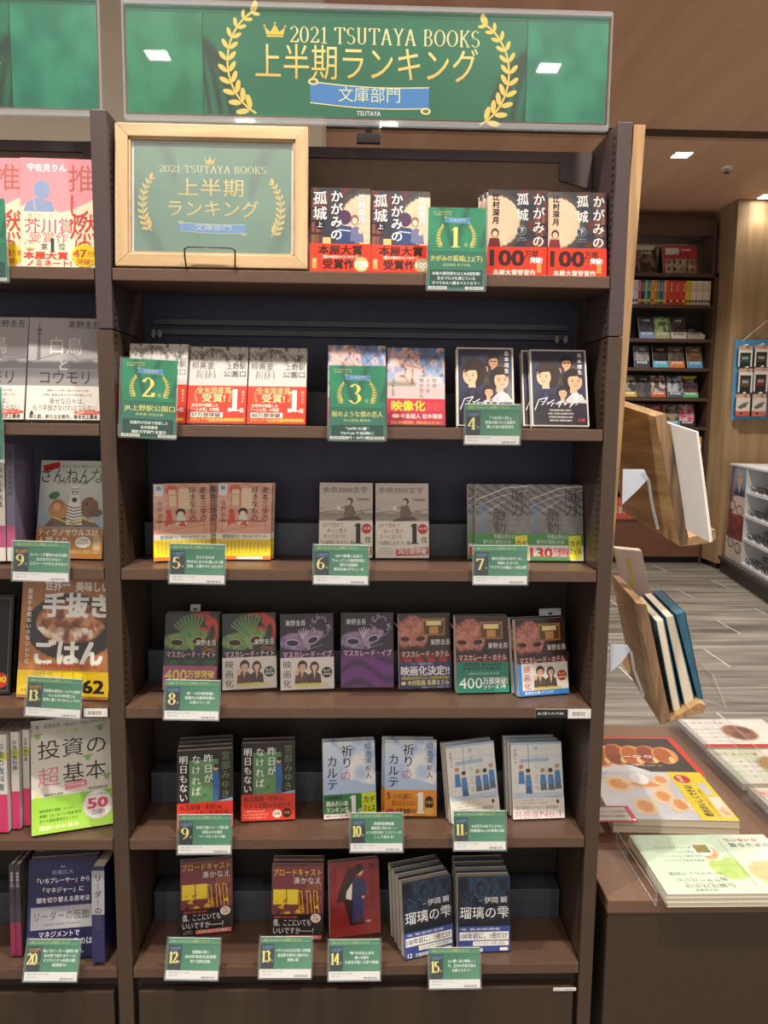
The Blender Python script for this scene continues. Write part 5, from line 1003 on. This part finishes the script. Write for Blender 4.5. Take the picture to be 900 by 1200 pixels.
def leaning(name, label, pts, Y, d, cov, pagem=PAGE):
    P = [V_(x, y, Y)+np.array((.0045, 0, .0045)) for x, y in pts]; r = thing(name, label, 'book', tuple(P[3]), group='books on the lower oak ledge'); o = P[3]
    P = [p-o for p in P]; ux = (P[1]-P[0]); ux = ux/np.linalg.norm(ux)
    inner = [P[0]+ux*.0015, P[1]-ux*.0015, P[2]-ux*.0015, P[3]+ux*.0015]; hexa([tuple(p) for p in inner], d).build('page_block', pagem, r)
    dz = np.array((0, -.0012, .0006)); m = cov
    hexa([tuple(P[0]+dz), tuple(P[0]+ux*.0014+dz), tuple(P[3]+ux*.0014+dz), tuple(P[3]+dz)], tuple(np.array(d)*1.02)).build('back_cover', m, r)
    hexa([tuple(P[1]-ux*.0014+dz), tuple(P[1]+dz), tuple(P[2]+dz), tuple(P[2]-ux*.0014+dz)], tuple(np.array(d)*1.02)).build('front_cover', m, r)
TEAL = mat('teal_cover', '2f5f78', .4, 0, .1, 20); d2 = tuple(HD2*.72)
leaning('leaning_book', 'thick teal covered book nearest the oak board on the lower ledge', [(765.5, 731), (775, 729), (795.5, 834.5), (785.5, 836)], .04, d2, TEAL)
leaning('leaning_book', 'thick teal covered book in the middle of the lower ledge', [(776.5, 726), (787, 724.5), (813, 829), (799.5, 831.5)], .042, d2, TEAL)
leaning('leaning_book', 'thin dark teal book outermost on the lower oak ledge', [(789, 723), (800, 720), (821, 822), (815.5, 825)], .045, d2, TEAL, TEAL)
P = [V_(x, y, .268) for x, y in ((721, 643), (752, 646))]
slope = (1.012-.953)/(.911-.673); P += [np.array((P[1][0]+slope*(P[1][2]-.722), .268, .722)), np.array((P[0][0]+slope*(P[0][2]-.712), .268, .709))]
pr = thing('leaning_book', 'pale pink book with yellow lettering behind the lower oak ledge', 'book', tuple(P[3]), group='books on the lower oak ledge')
hexa([tuple(p-P[3]) for p in P], (.001, .002, .0)).build('cover', mat('pale_pink_cover', 'c9b8b4', .35, 0, .05, 8), pr, .0004)
hexa([tuple(p-P[3]+np.array((.001, .0022, 0))) for p in P], (.004, .03, .001)).build('page_block', PAGE, pr)
cc = Canvas(30, 70); cc.vt('はなうた集', 15, 4, 13, 'd8c430', 12.6, .05); link('lettering', cc.mesh('title_print', INK), pr, tuple(P[0]*.35+P[1]*.65-P[3]+np.array((.006, -.0012, -.080))), (0, math.radians(-13), 0))

# ================================================================ LOW CABINET WITH FLAT MAGAZINES
CZ = .325
cab = thing('low_cabinet', 'low dark brown cabinet right of the shelving unit, magazines on top', 'cabinet', (0, 0, 0))
MB().box(.9195, 1.95, 0, .86, CZ-.028, CZ).build('top', mat('brown_top_coat', '6b5140', .32, 0, .04, 90, .1), cab, .003)
MB().box(.9215, 1.948, .003, .855, 0, CZ-.0285).build('body', BASEM, cab, .001)
def flat(design, label, xb, yc, z, yaw=0, n=1, group='magazines lying on the low cabinet', tilt=0):
    me = MESH[design]; t_ = me['dims'][2]
    for k in range(n):
        zt = z+(k+1)*(t_+.0006)
        M = Matrix.Translation((xb+random.uniform(-.002, .002)*(n-1-k), yc+random.uniform(-.002, .002)*(n-1-k), zt)) @ Matrix.Rotation(math.radians(yaw), 4, 'Z') @ Matrix(((0, 0, -1, 0), (1, 0, 0, 0), (0, -1, 0, 0), (0, 0, 0, 1))) 
        lab = label if k == n-1 else ('second from the top, under the ' if k == n-2 else 'bottom copy under the ')+label
        t = thing('magazine', ' '.join(lab.split()[:16]), 'magazine', M.to_translation(), M.to_euler(), group)
        for p in ('page_block', 'cover', 'paper_band'):
            if p in me: link(p, me[p], t)
def mag_green(c):
    W, H = c.W, c.H
    c.ra(0, 0, W, H, 30, 40, lambda U, V: mix(mix((206, 224, 204), (190, 216, 190), U), (232, 236, 220), (V-.62)*4))
    c.ra(40, 118, 90, 90, 22, 22, lambda U, V: mix((206, 224, 204), mix((150, 190, 84), (196, 220, 130), noise(U, V, 8, 5)), (1.0-np.hypot(U-.5, V-.5)*2.1)*6)); c.ra(112, 120, 60, 44, 14, 12, lambda U, V: mix((216, 228, 210), mix((196, 120, 60), (228, 200, 150), noise(U, V, 6, 7)), (1-np.hypot(U-.5, V-.5)*2)*5))
    c.ra(24, 190, 90, 96, 22, 22, lambda U, V: mix((216, 230, 206), mix((222, 168, 110), (240, 214, 160), noise(U, V, 9, 8)), (1.0-np.hypot(U-.5, V-.5)*2.1)*6)); c.e(150, 134, 22, 22, 'e8ebe4'); c.ra(140, 120, 30, 30, 10, 10, blot((110, 130, 60), (180, 110, 60), 5, 3))
    c.vt('野菜たっぷりスープ', 66, 30, 12, '4f6a54', 12.6); c.vt('レシピ100選', 46, 34, 15, '4f6a54', 15); c.vt('からだが喜ぶ', 26, 44, 17, '4f6a54', 17); c.vt('料理研究室', 12, 60, 8, '6a7a6a', 9)
    for k in range(4): c.vt('おいしくてやさしい毎日の食卓'[k:k+11], 160-k*16, 36, 6, '55605a', 8)
    c.vt('はじめての', 188, 196, 15, 'b04a3a', 15); c.vt('朝の汁もの', 168, 200, 17, '4a4a48', 18); c.l([(20, 186), (190, 186)], .8, '8a9a80')
def mag_bread(c):
    W, H = c.W, c.H; c.ra(0, 0, W, H, 24, 28, blot((212, 212, 222), (196, 198, 210), 4, 3))
    for x, y, rx, ry, s in ((170, 60, 44, 36, 1), (60, 92, 44, 30, 2), (170, 128, 24, 60, 3), (110, 150, 40, 26, 4), (196, 172, 30, 22, 5), (70, 176, 40, 22, 6)):
        c.e(x, y, rx, ry, 'e0c8a4', 20, .1*s); c.ra(x-rx*.75, y-ry*.75, rx*1.5, ry*1.5, 12, 12, lambda U, V: mix((226, 206, 176), mix((208, 130, 66), (224, 164, 92), noise(U, V, 6, s)), (1-np.hypot(U-.5, V-.5)*2)*3.2))
    c.e(200, 120, 32, 22, 'e6e4e4', 20); c.e(60, 205, 24, 12, 'e8e4c8', 20); c.vt('かんたん', 60, 186, 8, 'c03020', 9, .03)
    c.vt('手作り', 224, 10, 10, '6a6a70', 12); c.vt('PAN', 200, 16, 8, '6a6a70', 9)
def mag_bread_band(c):
    c.r(0, 0, c.W, c.H, 'e8d024'); c.e(c.W*.84, 26, 22, 20, 'c82820'); c.t('大人気', c.W*.84, 15, 13, 'f4e8e0', w=34, al='c', bold=.04); c.t('絶対おいしくできる!', 18, 14, 22, '2a2a20', w=150, bold=.05); c.t('はじめてでも失敗しないパンの基本', 18, 42, 8, 'b03020', w=130, bold=.02); c.r(20, 54, 90, 26, 'e8e4d8'); c.ra(24, 56, 40, 22, 8, 6, blot((220, 150, 90), (236, 226, 210), 5, 4)); c.r(120, 54, 60, 18, 'c8c8d8')
def mag_red(c):
    W, H = c.W, c.H; c.r(0, 0, W, H, 'd83424'); c.r(14, 8, W-22, H-24, '3a302c'); c.p([(14, 8), (90, 8), (60, 100), (14, 150)], 'd8d8d8'); c.p([(150, 8), (W-8, 8), (W-8, 60), (190, 60)], 'dcdcdc')
    for k in range(5): c.e(120+6*(k % 2), 40+k*44, 74-k*5, 34, ('e09a54', 'c47436')[k % 2], 22, .16); c.e(120+6*(k % 2), 34+k*44, 68-k*5, 24, ('b05c26', '8c4420')[k % 2], 22, .16); c.e(90, 48+k*44, 20, 7, 'ecc88c', 12, .2)
    c.e(150, 34, 34, 20, '6a7a38', 16); c.vt('100', 120, 88, 34, 'f4ecec', 30, .0); c.vt('SWEETS', 60, 96, 15, 'e8e0e0', 15); c.vt('ホットケーキミックスで作る', 6, 20, 8, 'f0d8d0', 14, .02)
def mag_any(seed, cols, txt):
    def f(c):
        W, H = c.W, c.H; c.ra(0, 0, W, H, 16, 20, blot(cols[0], cols[1], 5, seed)); c.ra(W*.2, H*.35, W*.6, H*.4, 12, 12, lambda U, V: mix(cols[1], mix(cols[2], cols[3], noise(U, V, 5, seed+1)), (1-np.hypot(U-.5, V-.5)*2)*5)); r = random.Random(seed)
        c.vt(txt, W*.85, 10, 16, 'b8302c', 20, .03); c.r(0, 0, W*.1, H, 'c8302c' if seed % 2 else 'd8d4cc')
        for k in range(4): c.vt('あたらしい暮らしの手帖', W*(.2+.14*k), 14, 7, '4a4444', 8)
    return f
D('mag_green', mag_green, 210, 297, 9, spine='d0dccc', cover='dce8da', page=PAGE); D('mag_bread', mag_bread, 240, 285, 16, band=mag_bread_band, bandh=84, spine='d0d0d8', bandcol='e8d024', gloss=True, cover='c8c8d2'); D('mag_red', mag_red, 240, 280, 12, spine='d83424', cover='d83424', gloss=True)
flat('mag_green', 'mint green cookbook magazine on top of its pile at the cabinet front', 1.322, .080, CZ, 0, 3)
flat('mag_bread', 'white bread cookbook with yellow band lying on the cabinet', 1.300, .352, CZ, -3, 2); flat('mag_red', 'red framed cookbook with sliced browned cakes, furthest on the cabinet', 1.340, .618, CZ, -1, 1)
for k, (x, y, cols, tx) in enumerate(((1.66, .30, ((222, 220, 214), (232, 190, 170), (226, 140, 60), (210, 60, 50)), 'オレンジ暮らし'), (1.655, .52, ((230, 226, 218), (206, 216, 190), (206, 120, 100), (120, 160, 70)), 'おべんとう帖'), (1.66, .735, ((226, 224, 222), (240, 236, 228), (190, 130, 90), (90, 60, 60)), 'クロスパズル'), (1.93, .40, ((214, 60, 60), (230, 226, 222), (210, 60, 60), (240, 220, 200)), '大特集ズズ'), (1.93, .66, ((236, 234, 228), (226, 206, 170), (200, 150, 90), (60, 70, 110)), 'たのしい本'))):
    D('mag_%d' % k, mag_any(k+3, cols, tx), 200, 262, 8, spine='c8c4c0', cover='d8d4cc', gloss=True)
    flat('mag_%d' % k, ('orange and green', 'pink and green', 'cream puzzle', 'red and white', 'pale yellow')[k]+' magazine inside the clear tray on the cabinet, '+('nearest', 'middle', 'furthest left', 'right nearest', 'right furthest')[k], x, y, CZ+.012, 0, 2 if k < 3 else 1)
tr = thing('acrylic_tray', 'clear acrylic tray holding magazines at the right of the cabinet', 'tray', (0, 0, 0))
MB().box(1.385, 1.945, .17, .85, CZ+.001, CZ+.004).build('tray_floor', CLEAR, tr); MB().box(1.383, 1.386, .17, .85, CZ+.001, CZ+.055).build('side_wall', CLEARE, tr); MB().box(1.383, 1.945, .168, .171, CZ+.001, CZ+.055).build('front_wall', CLEAR, tr)
def plate(label, pts, th=(0, .003, 0), red=False, host=None):
    r = host or thing('acrylic_plate', label, 'plate', (0, 0, 0)); P = [tuple(p) for p in pts]; hexa(P, th).build('guard_sheet', CLEAR, r)
    for i in range(4): MB().tube([P[i], P[(i+1) % 4]], .0012, 6).build('edge', mat('red_edge', 'c83c34', .4) if red and i == 3 else CLEARE, r)
plate('tall clear plate leaning over the tray', [on(1, 835, 843, .45), on(1, 850, 842, .45), on(1, 925, 912, .28), on(1, 896, 915, .28)])
plate('clear plate with red edge beside the lower oak ledge', [on(1, 815, 772, .28), on(1, 835, 790, .28), on(1, 851, 829, .20), on(1, 822, 818, .20)], red=True, host=holder_low)
plate('clear divider strip beside the mint green cookbook pile', [(1.002, .20, CZ+.002), (1.002, .20, CZ+.03), (1.006, -.02, CZ+.03), (1.006, -.02, CZ+.002)], (.002, 0, 0))
ic = thing('info_card', 'red and grey notice card in a holder on the bread cookbook', 'sign', (1.010, .262, CZ+.037), (math.radians(-90), 0, math.radians(90)))
c = Canvas(70, 100); c.r(0, 0, 70, 100, 'a83040'); c.r(6, 10, 58, 78, 'b8b8b0'); c.vt('ワンポイントよみもの', 44, 14, 9, '7a3038', 7.4, .03); c.vt('店長のおすすめ商品です', 24, 14, 8, '4a4444', 6.6, .03); c.e(8, 94, 4, 4, 'e8e0e0')
link('card', c.mesh('notice_print', INKG, extra=[(MB().box(-.035, .035, .00005, .001, 0, .1), 'a83040')]), ic, (0, 0, -.05))

# ================================================================ FAR BOOKCASE, OAK WALL, RACK
bcx = thing('far_bookcase', 'dark brown bookcase against the back wall beyond the aisle', 'bookcase', (0, 0, 0)); DK = mat('dark_bookcase', '4a3529', .5, 0, .05, 30); FX0, FX1, FY = 2.0, 3.45, 5.3
BZ = [2.511, 2.249, 1.962, 1.716, 1.46, 1.21, .934, .66, .39]
MB().box(FX1, 3.476, FY, 5.56, 0, 2.511).build('side_panel', DK, bcx); MB().box(FX0-.026, FX0, FY, 5.56, 0, 2.97).build('side_panel', DK, bcx); MB().box(3.425, 3.45, FY+.02, 5.56, 2.511, 2.97).build('side_panel', DK, bcx)
for z in BZ: MB().box(FX0, FX1+(.026 if z > 2.5 else 0), FY, 5.54, z-.028, z).build('shelf', DK, bcx)
MB().box(FX0, FX1, 5.54, 5.56, 0, 2.5).build('back_panel', mat('near_black_back', '1d1917', .7), bcx); MB().box(FX0, 3.425, 5.50, 5.56, 2.512, 2.83).build('mirror_panel', mat('mirror_glass', 'a8a49c', .08, 1, .02, 3), bcx); MB().box(FX0, 3.425, 5.33, 5.56, 2.83, 2.96).build('header', DK, bcx); MB().box(FX0, FX1, FY-.01, FY+.02, .06, .362).build('base_panel', mat('red_brown_base', '6a4534', .5, 0, .05, 20), bcx); MB().box(FX0, FX1, FY+.03, FY+.2, 0, .06).build('kick', BLACK, bcx)
def farbook(design, art, label, x, z, lean=16, W=None, y=None, group=None, cat='book'):
    if design not in MESH: D(design, art, *(W or (130, 186)), 14, spine='bcb8b0')
    me = MESH[design]; L = math.radians(lean); t = thing('display_book', label, cat, (x, (y or FY+.05), z+.014*math.sin(L)+.001), (-L, 0, 0), group)
    for p in ('page_block', 'cover'): link(p, me[p], t)
def fart(seed, a, b, band=None, bh=.26, top=None):
    def f(c):
        W, H = c.W, c.H; c.ra(0, 0, W, H, 16, 22, blot(a, b, 6, seed, .4, .6)); r = random.Random(seed)
        if band: c.r(0, H*(1-bh), W, H*bh, band); c.t('新刊話題', W*.5, H*(1-bh)+4, H*bh*.4, 'e8e4dc' if band != 'dcdad4' else '44403c', w=W*.7, al='c', bold=.03)
        if top: c.p([(0, 0), (W, 0), (W*.82, H*.16), (W*.12, H*.16)], top)
        c.t('小説選', W*.5, H*.12 if not top else H*.2, H*.1, 'd8d4cc', w=W*.5, al='c', bold=.02)
    return f
rows = [(2, [(757, 'slate blue cover with pale blue band', (60, 66, 84), (40, 42, 54), '7a9ad0', None), (775, 'leafy green cover', (70, 110, 50), (160, 180, 130), 'a8b888', None), (794, 'dark cover with deep white band', (40, 32, 32), (80, 66, 62), 'dcdad4', None)]),
        (3, [(753, 'grey figure cover with navy foot', (86, 90, 96), (150, 150, 150), '2a3450', None), (775, 'dark red cover with light blue band', (60, 26, 18), (20, 14, 14), '58b4d8', None), (794, 'taupe cover with orange foot', (110, 98, 84), (70, 62, 56), 'd87c40', None), (815, 'tan cover with sky blue band', (140, 104, 66), (100, 76, 50), '5aa4d8', None)]),
        (4, [(739, 'black and yellow cover', (30, 26, 24), (160, 150, 130), 'b8a030', None), (757, 'dark charcoal cover', (46, 42, 42), (84, 78, 76), None, None), (774, 'white and red comic cover', (196, 186, 180), (90, 60, 60), 'b85a3a', None), (794, 'blue grey comic cover', (180, 184, 190), (50, 62, 84), '40566e', None), (812, 'black green footed comic cover', (30, 26, 28), (110, 60, 80), '58b070', 'c0b030')]),
        (5, [(753, 'pale grey comic cover', (120, 104, 100), (150, 140, 136), None, None), (773, 'rose comic cover', (160, 70, 80), (110, 60, 66), None, None), (792, 'olive comic cover with blue foot', (60, 60, 50), (140, 130, 110), '3a8ab4', None), (810, 'magenta comic cover', (180, 60, 100), (200, 190, 190), '2a2630', None)])]
for k, bl in rows:
    for j, (px, lb, a, b, bd, tp) in enumerate(bl):
        z = BZ[k]; x = on(1, px, 430, FY+.05)[0]; farbook('far_%d_%d' % (k, j), fart(k*10+j, a, b, bd, .3 if k < 4 else .24, tp), lb+' book, %s display row of the far bookcase' % ('first', 'second', 'third', 'fourth')[k-2], x, z, 20, (132, 200 if k != 2 else 205), group='face out books in the far bookcase')
D('far_flat', fart(77, (40, 40, 44), (200, 200, 196), 'dcdad4', .3), 150, 200, 40, spine='d8d4cc')
t = thing('display_book', 'white spined pile book lying back at the right of the first display row', 'book', (on(1, 817, 395, FY+.04)[0], FY+.05, BZ[2]+.002+.04*math.sin(math.radians(68))), (-math.radians(68), 0, 0), 'face out books in the far bookcase')
for p in ('page_block', 'cover'): link(p, MESH['far_flat'][p], t)
farbook('far_top_a', fart(91, (50, 34, 28), (120, 100, 84), None, .3, 'c8c4bc'), 'dark poster like book with pale top, left in the glass topped compartment', on(1, 757, 318, FY+.12)[0], BZ[0], 14, (190, 262), FY+.10, 'two display books on top')
def red_far(c): c.r(0, 0, 300, 265, 'b83a40'); c.r(22, 20, 120, 62, 'd8d8d4'); c.t('CLASSIC', 160, 24, 22, 'f0e8e4', w=90, bold=.05); c.ra(20, 118, 262, 132, 20, 10, blot((200, 186, 160), (150, 130, 110), 5, 4)); [c.e(48+(k % 5)*52, 150+(k//5)*62, 12, 17, ('4a6a3a', '7a2c34', '34323a', 'b08040')[k % 4], 10) for k in range(10)]; c.l([(0, 184), (300, 184)], 2, 'd8ccb8')
farbook('far_top_b', red_far, 'wide red book with small plant pictures in the glass topped compartment', on(1, 797, 318, FY+.12)[0], BZ[0], 14, (300, 265), FY+.10, 'two display books on top')
t = thing('wire_stand', 'thin black wire easel behind the wide red book', 'stand', (on(1, 797, 318, FY+.06)[0], FY+.06, BZ[0])); MB().tube([(-.06, 0, .003), (-.06, -.0, .17), (.06, 0, .17), (.06, 0, .003)], .0035).build('loop', WIRE, t)
# spine row
x = FX0+.01; cols = ['dcdcd8']*6+['c8b0a0', 'dcdcd8', 'b0c4d8', 'dcdcd8', 'd8d4a8']+['dcdcd8']*14+['dcdcd8', 'dcdcd8', 'dcdcd8', 'dcdcd8', 'b83a80', '2c2a2e', '56a8a0', '34586a', 'd8a038', 'c87830', '2c8a5c', '3a4a9a', 'c8804a', 'd04030', 'cf3c2e', 'd04030', 'c83828', 'd04030', 'cc3a2a', 'd8c028', 'd8b828', 'd8d4cc', 'd8c8a8', 'd8d4cc', 'd0c0a0', 'd8d4cc', 'd4c4a8']
wdt = (FX1-FX0-.03)/len(cols); SM = {}; CN = {'d': 'white', 'c': 'orange red', 'b': 'magenta', '2': 'dark', '5': 'teal', '3': 'blue'}
for k, ccol in enumerate(cols):
    if ccol not in SM:
        c = Canvas(wdt*1000-1.5, 205); c.r(0, 0, c.W, 205, ccol); c.r(3, 160, c.W-6, 20, '30343c' if ccol[0] == 'd' else 'e0c050'); c.vt('文学全集', c.W/2, 20, c.W*.6, '8a6a50' if ccol[0] in 'd' else 'f0e0b0', c.W*.7, .02); w2 = c.W/2000
        SM[ccol] = (c.mesh('spine_print', INK, extra=[(MB().box(-w2, w2, .00005, .0015, 0, .205), ccol), (MB().box(-w2, -w2+.0015, .0015, .13, 0, .205).box(w2-.0015, w2, .0015, .13, 0, .205), ccol)]), MB().box(-w2+.002, w2-.002, .002, .125, .003, .202).mesh('page_block', PAGE))
    n = len(cols)-k; side = nth(n)+' from the right end'
    t = thing('upright_book', 'spine out paperback in the far bookcase top row, %s' % side, 'book', (x+wdt*(k+.5), FY+.03, BZ[1]+.0005), (0, 0, 0), 'spine out row in the far bookcase'); link('cover', SM[ccol][0], t); link('page_block', SM[ccol][1], t)
for rz, nm, cl, xa, n in ((BZ[6], 'orange topped white', 'd8d4cc', 3.43, 9), (BZ[7], 'pale pink', 'c8b8c0', 3.43, 9), (BZ[8], 'orange red', 'c85a3c', 3.43, 30)):
    w_ = .042; me = None
    for k in range(n):
        xx = xa-w_*(k+.5)
        if me is None:
            c = Canvas(w_*1000-2, 190); c.r(0, 0, c.W, 190, cl); c.r(0, 0, c.W, 62, 'd89840' if rz == BZ[6] else cl); c.r(6, 80, c.W-12, 60, 'b8b0a8'); w2 = c.W/2000; me = (c.mesh('spine_print', INK, extra=[(MB().box(-w2, w2, .00005, .0015, 0, .19), cl)]), MB().box(-w2+.001, w2-.001, .0016, .13, .0, .188).mesh('page_block', PAGE))
        t = thing('upright_book', '%s spine out book, %s from the right in its far bookcase row' % (nm, nth(k+1)), 'book', (xx, FY+.03, rz+.0005), (0, 0, 0), nm+' spines in the far bookcase'); link('cover', me[0], t); link('page_block', me[1], t)
OAKW = wood('oak_wall_veneer', '8a7253', 'a58b67', 2, 1.6, .55)
setp(MB().box(3.482, 5.29, 5.03, 5.5, .05, CEIL-.003).build('wall_right', OAKW), kind='structure'); setp(MB().box(3.50, 5.29, 5.05, 5.5, 0, .05).build('baseboard_right', BLACK), kind='structure')
# hanging blue board
BYP = 4.99; b0 = on(1, 863, 398, BYP); b1 = on(1, 858.5, 492, BYP)
bd = thing('display_board', 'hanging sky blue board with small boxed goods on the oak wall', 'board', (b0[0], BYP, b1[2]), (0, math.radians(-.6), 0)); bh = b0[2]-b1[2]
MB().box(0, .62, 0, .012, 0, bh).build('board', mat('sky_blue_board', '4f92c0', .5, 0, .04, 20), bd, .001); MB().tube([(.06, -.002, bh-.01), (.27, -.01, bh+.17)], .004).build('cord', mat('cream_cord', 'c8c0a8', .7), bd)
hk = thing('wall_hook', 'small chrome hook holding the cord of the blue board', 'hook', (b0[0]+.28, 5.0, b0[2]+.17)); MB().tube([(0, .03, 0), (0, -.03, 0)], .018, 10).build('pin', mat('chrome', 'c8c8c8', .2, 1), hk)
kinds = [(866, 410, 430, 'e0e0dc', '2e5a60'), (885, 409, 430, 'dcdcd8', '4a4436'), (866, 436, 460, 'dcdcd8', '5a4c3a'), (884, 435, 459, 'dcdcd8', '6a2c3c'), (863, 466, 488, 'd8cfc4', 'c05a50'), (882, 466, 488, 'd8cfc4', 'c06a5a')]
for k, (px, y0, y1, ca, cb2) in enumerate(kinds):
    p = on(1, px, y0, BYP-.04); q = on(1, px+15, y1, BYP-.04); W, Hh = (q[0]-p[0])*1000, (p[2]-q[2])*1000; c = Canvas(W, Hh)
    if k < 4: c.r(0, 0, W, Hh, ca); c.r(W*.12, Hh*.16, W*.76, Hh*.84, '26282a'); c.r(W*.2, Hh*.32, W*.6, Hh*.4, cb2); c.t('BOOK', W*.5, Hh*.38, Hh*.18, 'd8d8d8', w=W*.4, al='c', bold=.03)
    else: c.r(0, 0, W, Hh, ca); c.p([(W*.1, Hh*.5), (W*.5, Hh*.3), (W*.9, Hh*.2), (W*.7, Hh*.5), (W*.3, Hh*.62)], '6a6460'); c.r(0, Hh*.72, W, Hh*.28, cb2); c.e(W*.4, Hh*.84, W*.08, Hh*.06, '1c1a1a')
    t = thing('boxed_goods', 'small boxed item on the blue board, %s row, %s column' % (('top', 'middle', 'bottom')[k//2], ('left', 'right')[k % 2]), 'package', ((p[0]+q[0])/2, BYP-.04, q[2]), group='boxed goods on the blue board'); link('box', c.mesh('box_print', INKG, extra=[(MB().box(-W/2000, W/2000, .0001, .03, 0, Hh/1000), '2c2c30')]), t); MB().box(-W/2200, W/2200, .0, .028, Hh/1000, Hh/1000+.03).build('hang_tab', mat('peach_tab', 'c8a088', .5), t); MB().tube([(0, .038, Hh/1000+.035), (0, -.02, Hh/1000+.04)], .008, 8).build('peg', WHITE, t)
# eyeglass rack
u = np.array((3.32-3.51, 3.86-4.93)); u /= np.linalg.norm(u)
rk = thing('eyeglass_rack', 'white tiered eyeglass rack with photo strip on a black plinth', 'rack', (3.51, 4.93, 0), (0, 0, math.atan2(u[1], u[0])))
PW = mat('white_rack', 'd6dade', .4, 0, .02, 10)
MB().box(-.02, 2.2, -.03, .42, 0, .105).build('plinth', mat('black_plinth', '141615', .4), rk, .003); MB().box(-.02, 2.2, -.05, .42, .105, .135).build('plinth_lip', mat('dark_grey_lip', '3a3634', .4), rk, .003)
MB().box(0, .43, .0, .40, .135, .90).build('end_box', PW, rk); MB().box(.43, 2.2, .26, .40, .135, .90).build('back_panel', PW, rk); MB().box(.43, .445, .0, .26, .135, .90).build('divider', PW, rk); MB().box(0, 2.2, -.005, .41, .90, .915).build('top', PW, rk)
RZ = [.135, .33, .515, .70]
for z in RZ: MB().box(.445, 2.2, .0, .26, z, z+.022).build('shelf', PW, rk)
def rack_poster(c):
    W, H = c.W, c.H; c.r(0, 0, W, H, 'd8d4cc'); c.ra(0, 0, W, H*.3, 16, 12, lambda U, V: mix((120, 150, 176), (70, 110, 150), V)); c.ra(0, 0, W*.3, H*.55, 6, 14, blot((150, 120, 130), (70, 50, 60), 4, 5)); c.suit(W*.64, H*.2, W*.6, H*.12, '2c3650', 'c8c4bc'); c.e(W*.64, H*.11, W*.17, H*.085, 'c89a80', 20); c.e(W*.64, H*.055, W*.17, H*.035, '9a9490', 16); c.l([(W*.5, H*.1), (W*.78, H*.1)], 5, '3a3030')
    c.ra(0, H*.5, W, H*.27, 14, 12, blot((150, 70, 66), (90, 50, 54), 4, 9)); c.r(W*.3, H*.3, W*.7, H*.2, 'd4d0c6')
    for y in (.42, .82): c.e(W*.3, H*y, W*.2, H*.06, '2c2a2c', 18); c.e(W*.3, H*y, W*.16, H*.048, 'c8c0b8', 18); c.e(W*.75, H*(y+.03), W*.2, H*.06, '2c2a2c', 18); c.e(W*.75, H*(y+.03), W*.16, H*.048, 'c8c0b8', 18); c.l([(W*.5, H*y), (W*.56, H*(y+.02))], 6, '2c2a2c'); c.l([(W*.1, H*y), (W*.2, H*(y-.1)), (W*.5, H*(y-.12))], 6, '2c2a2c')
c = Canvas(420, 755); rack_poster(c); link('photo_strip', c.mesh('photo_print', INKG, y0=-.0005), rk, (.215, -.0005, .14))
GM = mat('dark_spectacle_frame', '2a2a2e', .3, 0, .2, 200); gmesh = None
def glasses_mesh():
    f = MB()
    for sx in (-1, 1): f.tube([(sx*.034+.027*math.cos(a*math.pi/8), 0, .022+.02*math.sin(a*math.pi/8)) for a in range(17)], .003, 5)
    f.tube([(-.008, 0, .026), (.008, 0, .026)], .003, 5); a = f.mesh('front_frame', GM); b = MB().tube([(0, 0, .03), (0, .07, .03), (0, .095, .012)], .0025, 5).mesh('temple', GM); return a, b
ga, gb = glasses_mesh(); un, vn = u, np.array((-u[1], u[0])); k = 0
for zi, z in enumerate(RZ):
    for j in range(6):
        for dpt in (0, 1):
            lx = .53+j*.19+.03*dpt; ly = .02+dpt*.12; pos = np.array((3.51, 4.93))+un*lx+vn*ly
            t = thing('eyeglasses', 'dark framed reading glasses, %s tier of the white rack, %s row, place %d from the photo strip' % (('lowest', 'second', 'third', 'top')[zi], ('front', 'rear')[dpt], j+1), 'glasses', (pos[0], pos[1], z+.0245+.022*dpt), (0, 0, math.atan2(u[1], u[0])+random.uniform(-.06, .06)), 'reading glasses on the white rack')
            t['label'] = 'dark reading glasses on the %s rack tier, %s row, %s from the photo strip' % (('lowest', 'second', 'third', 'top')[zi], ('front', 'rear')[dpt], nth(j+1))
            link('front_frame', ga, t)
            for sx in (-.06, .06): link('temple', gb, t, (sx, 0, 0))
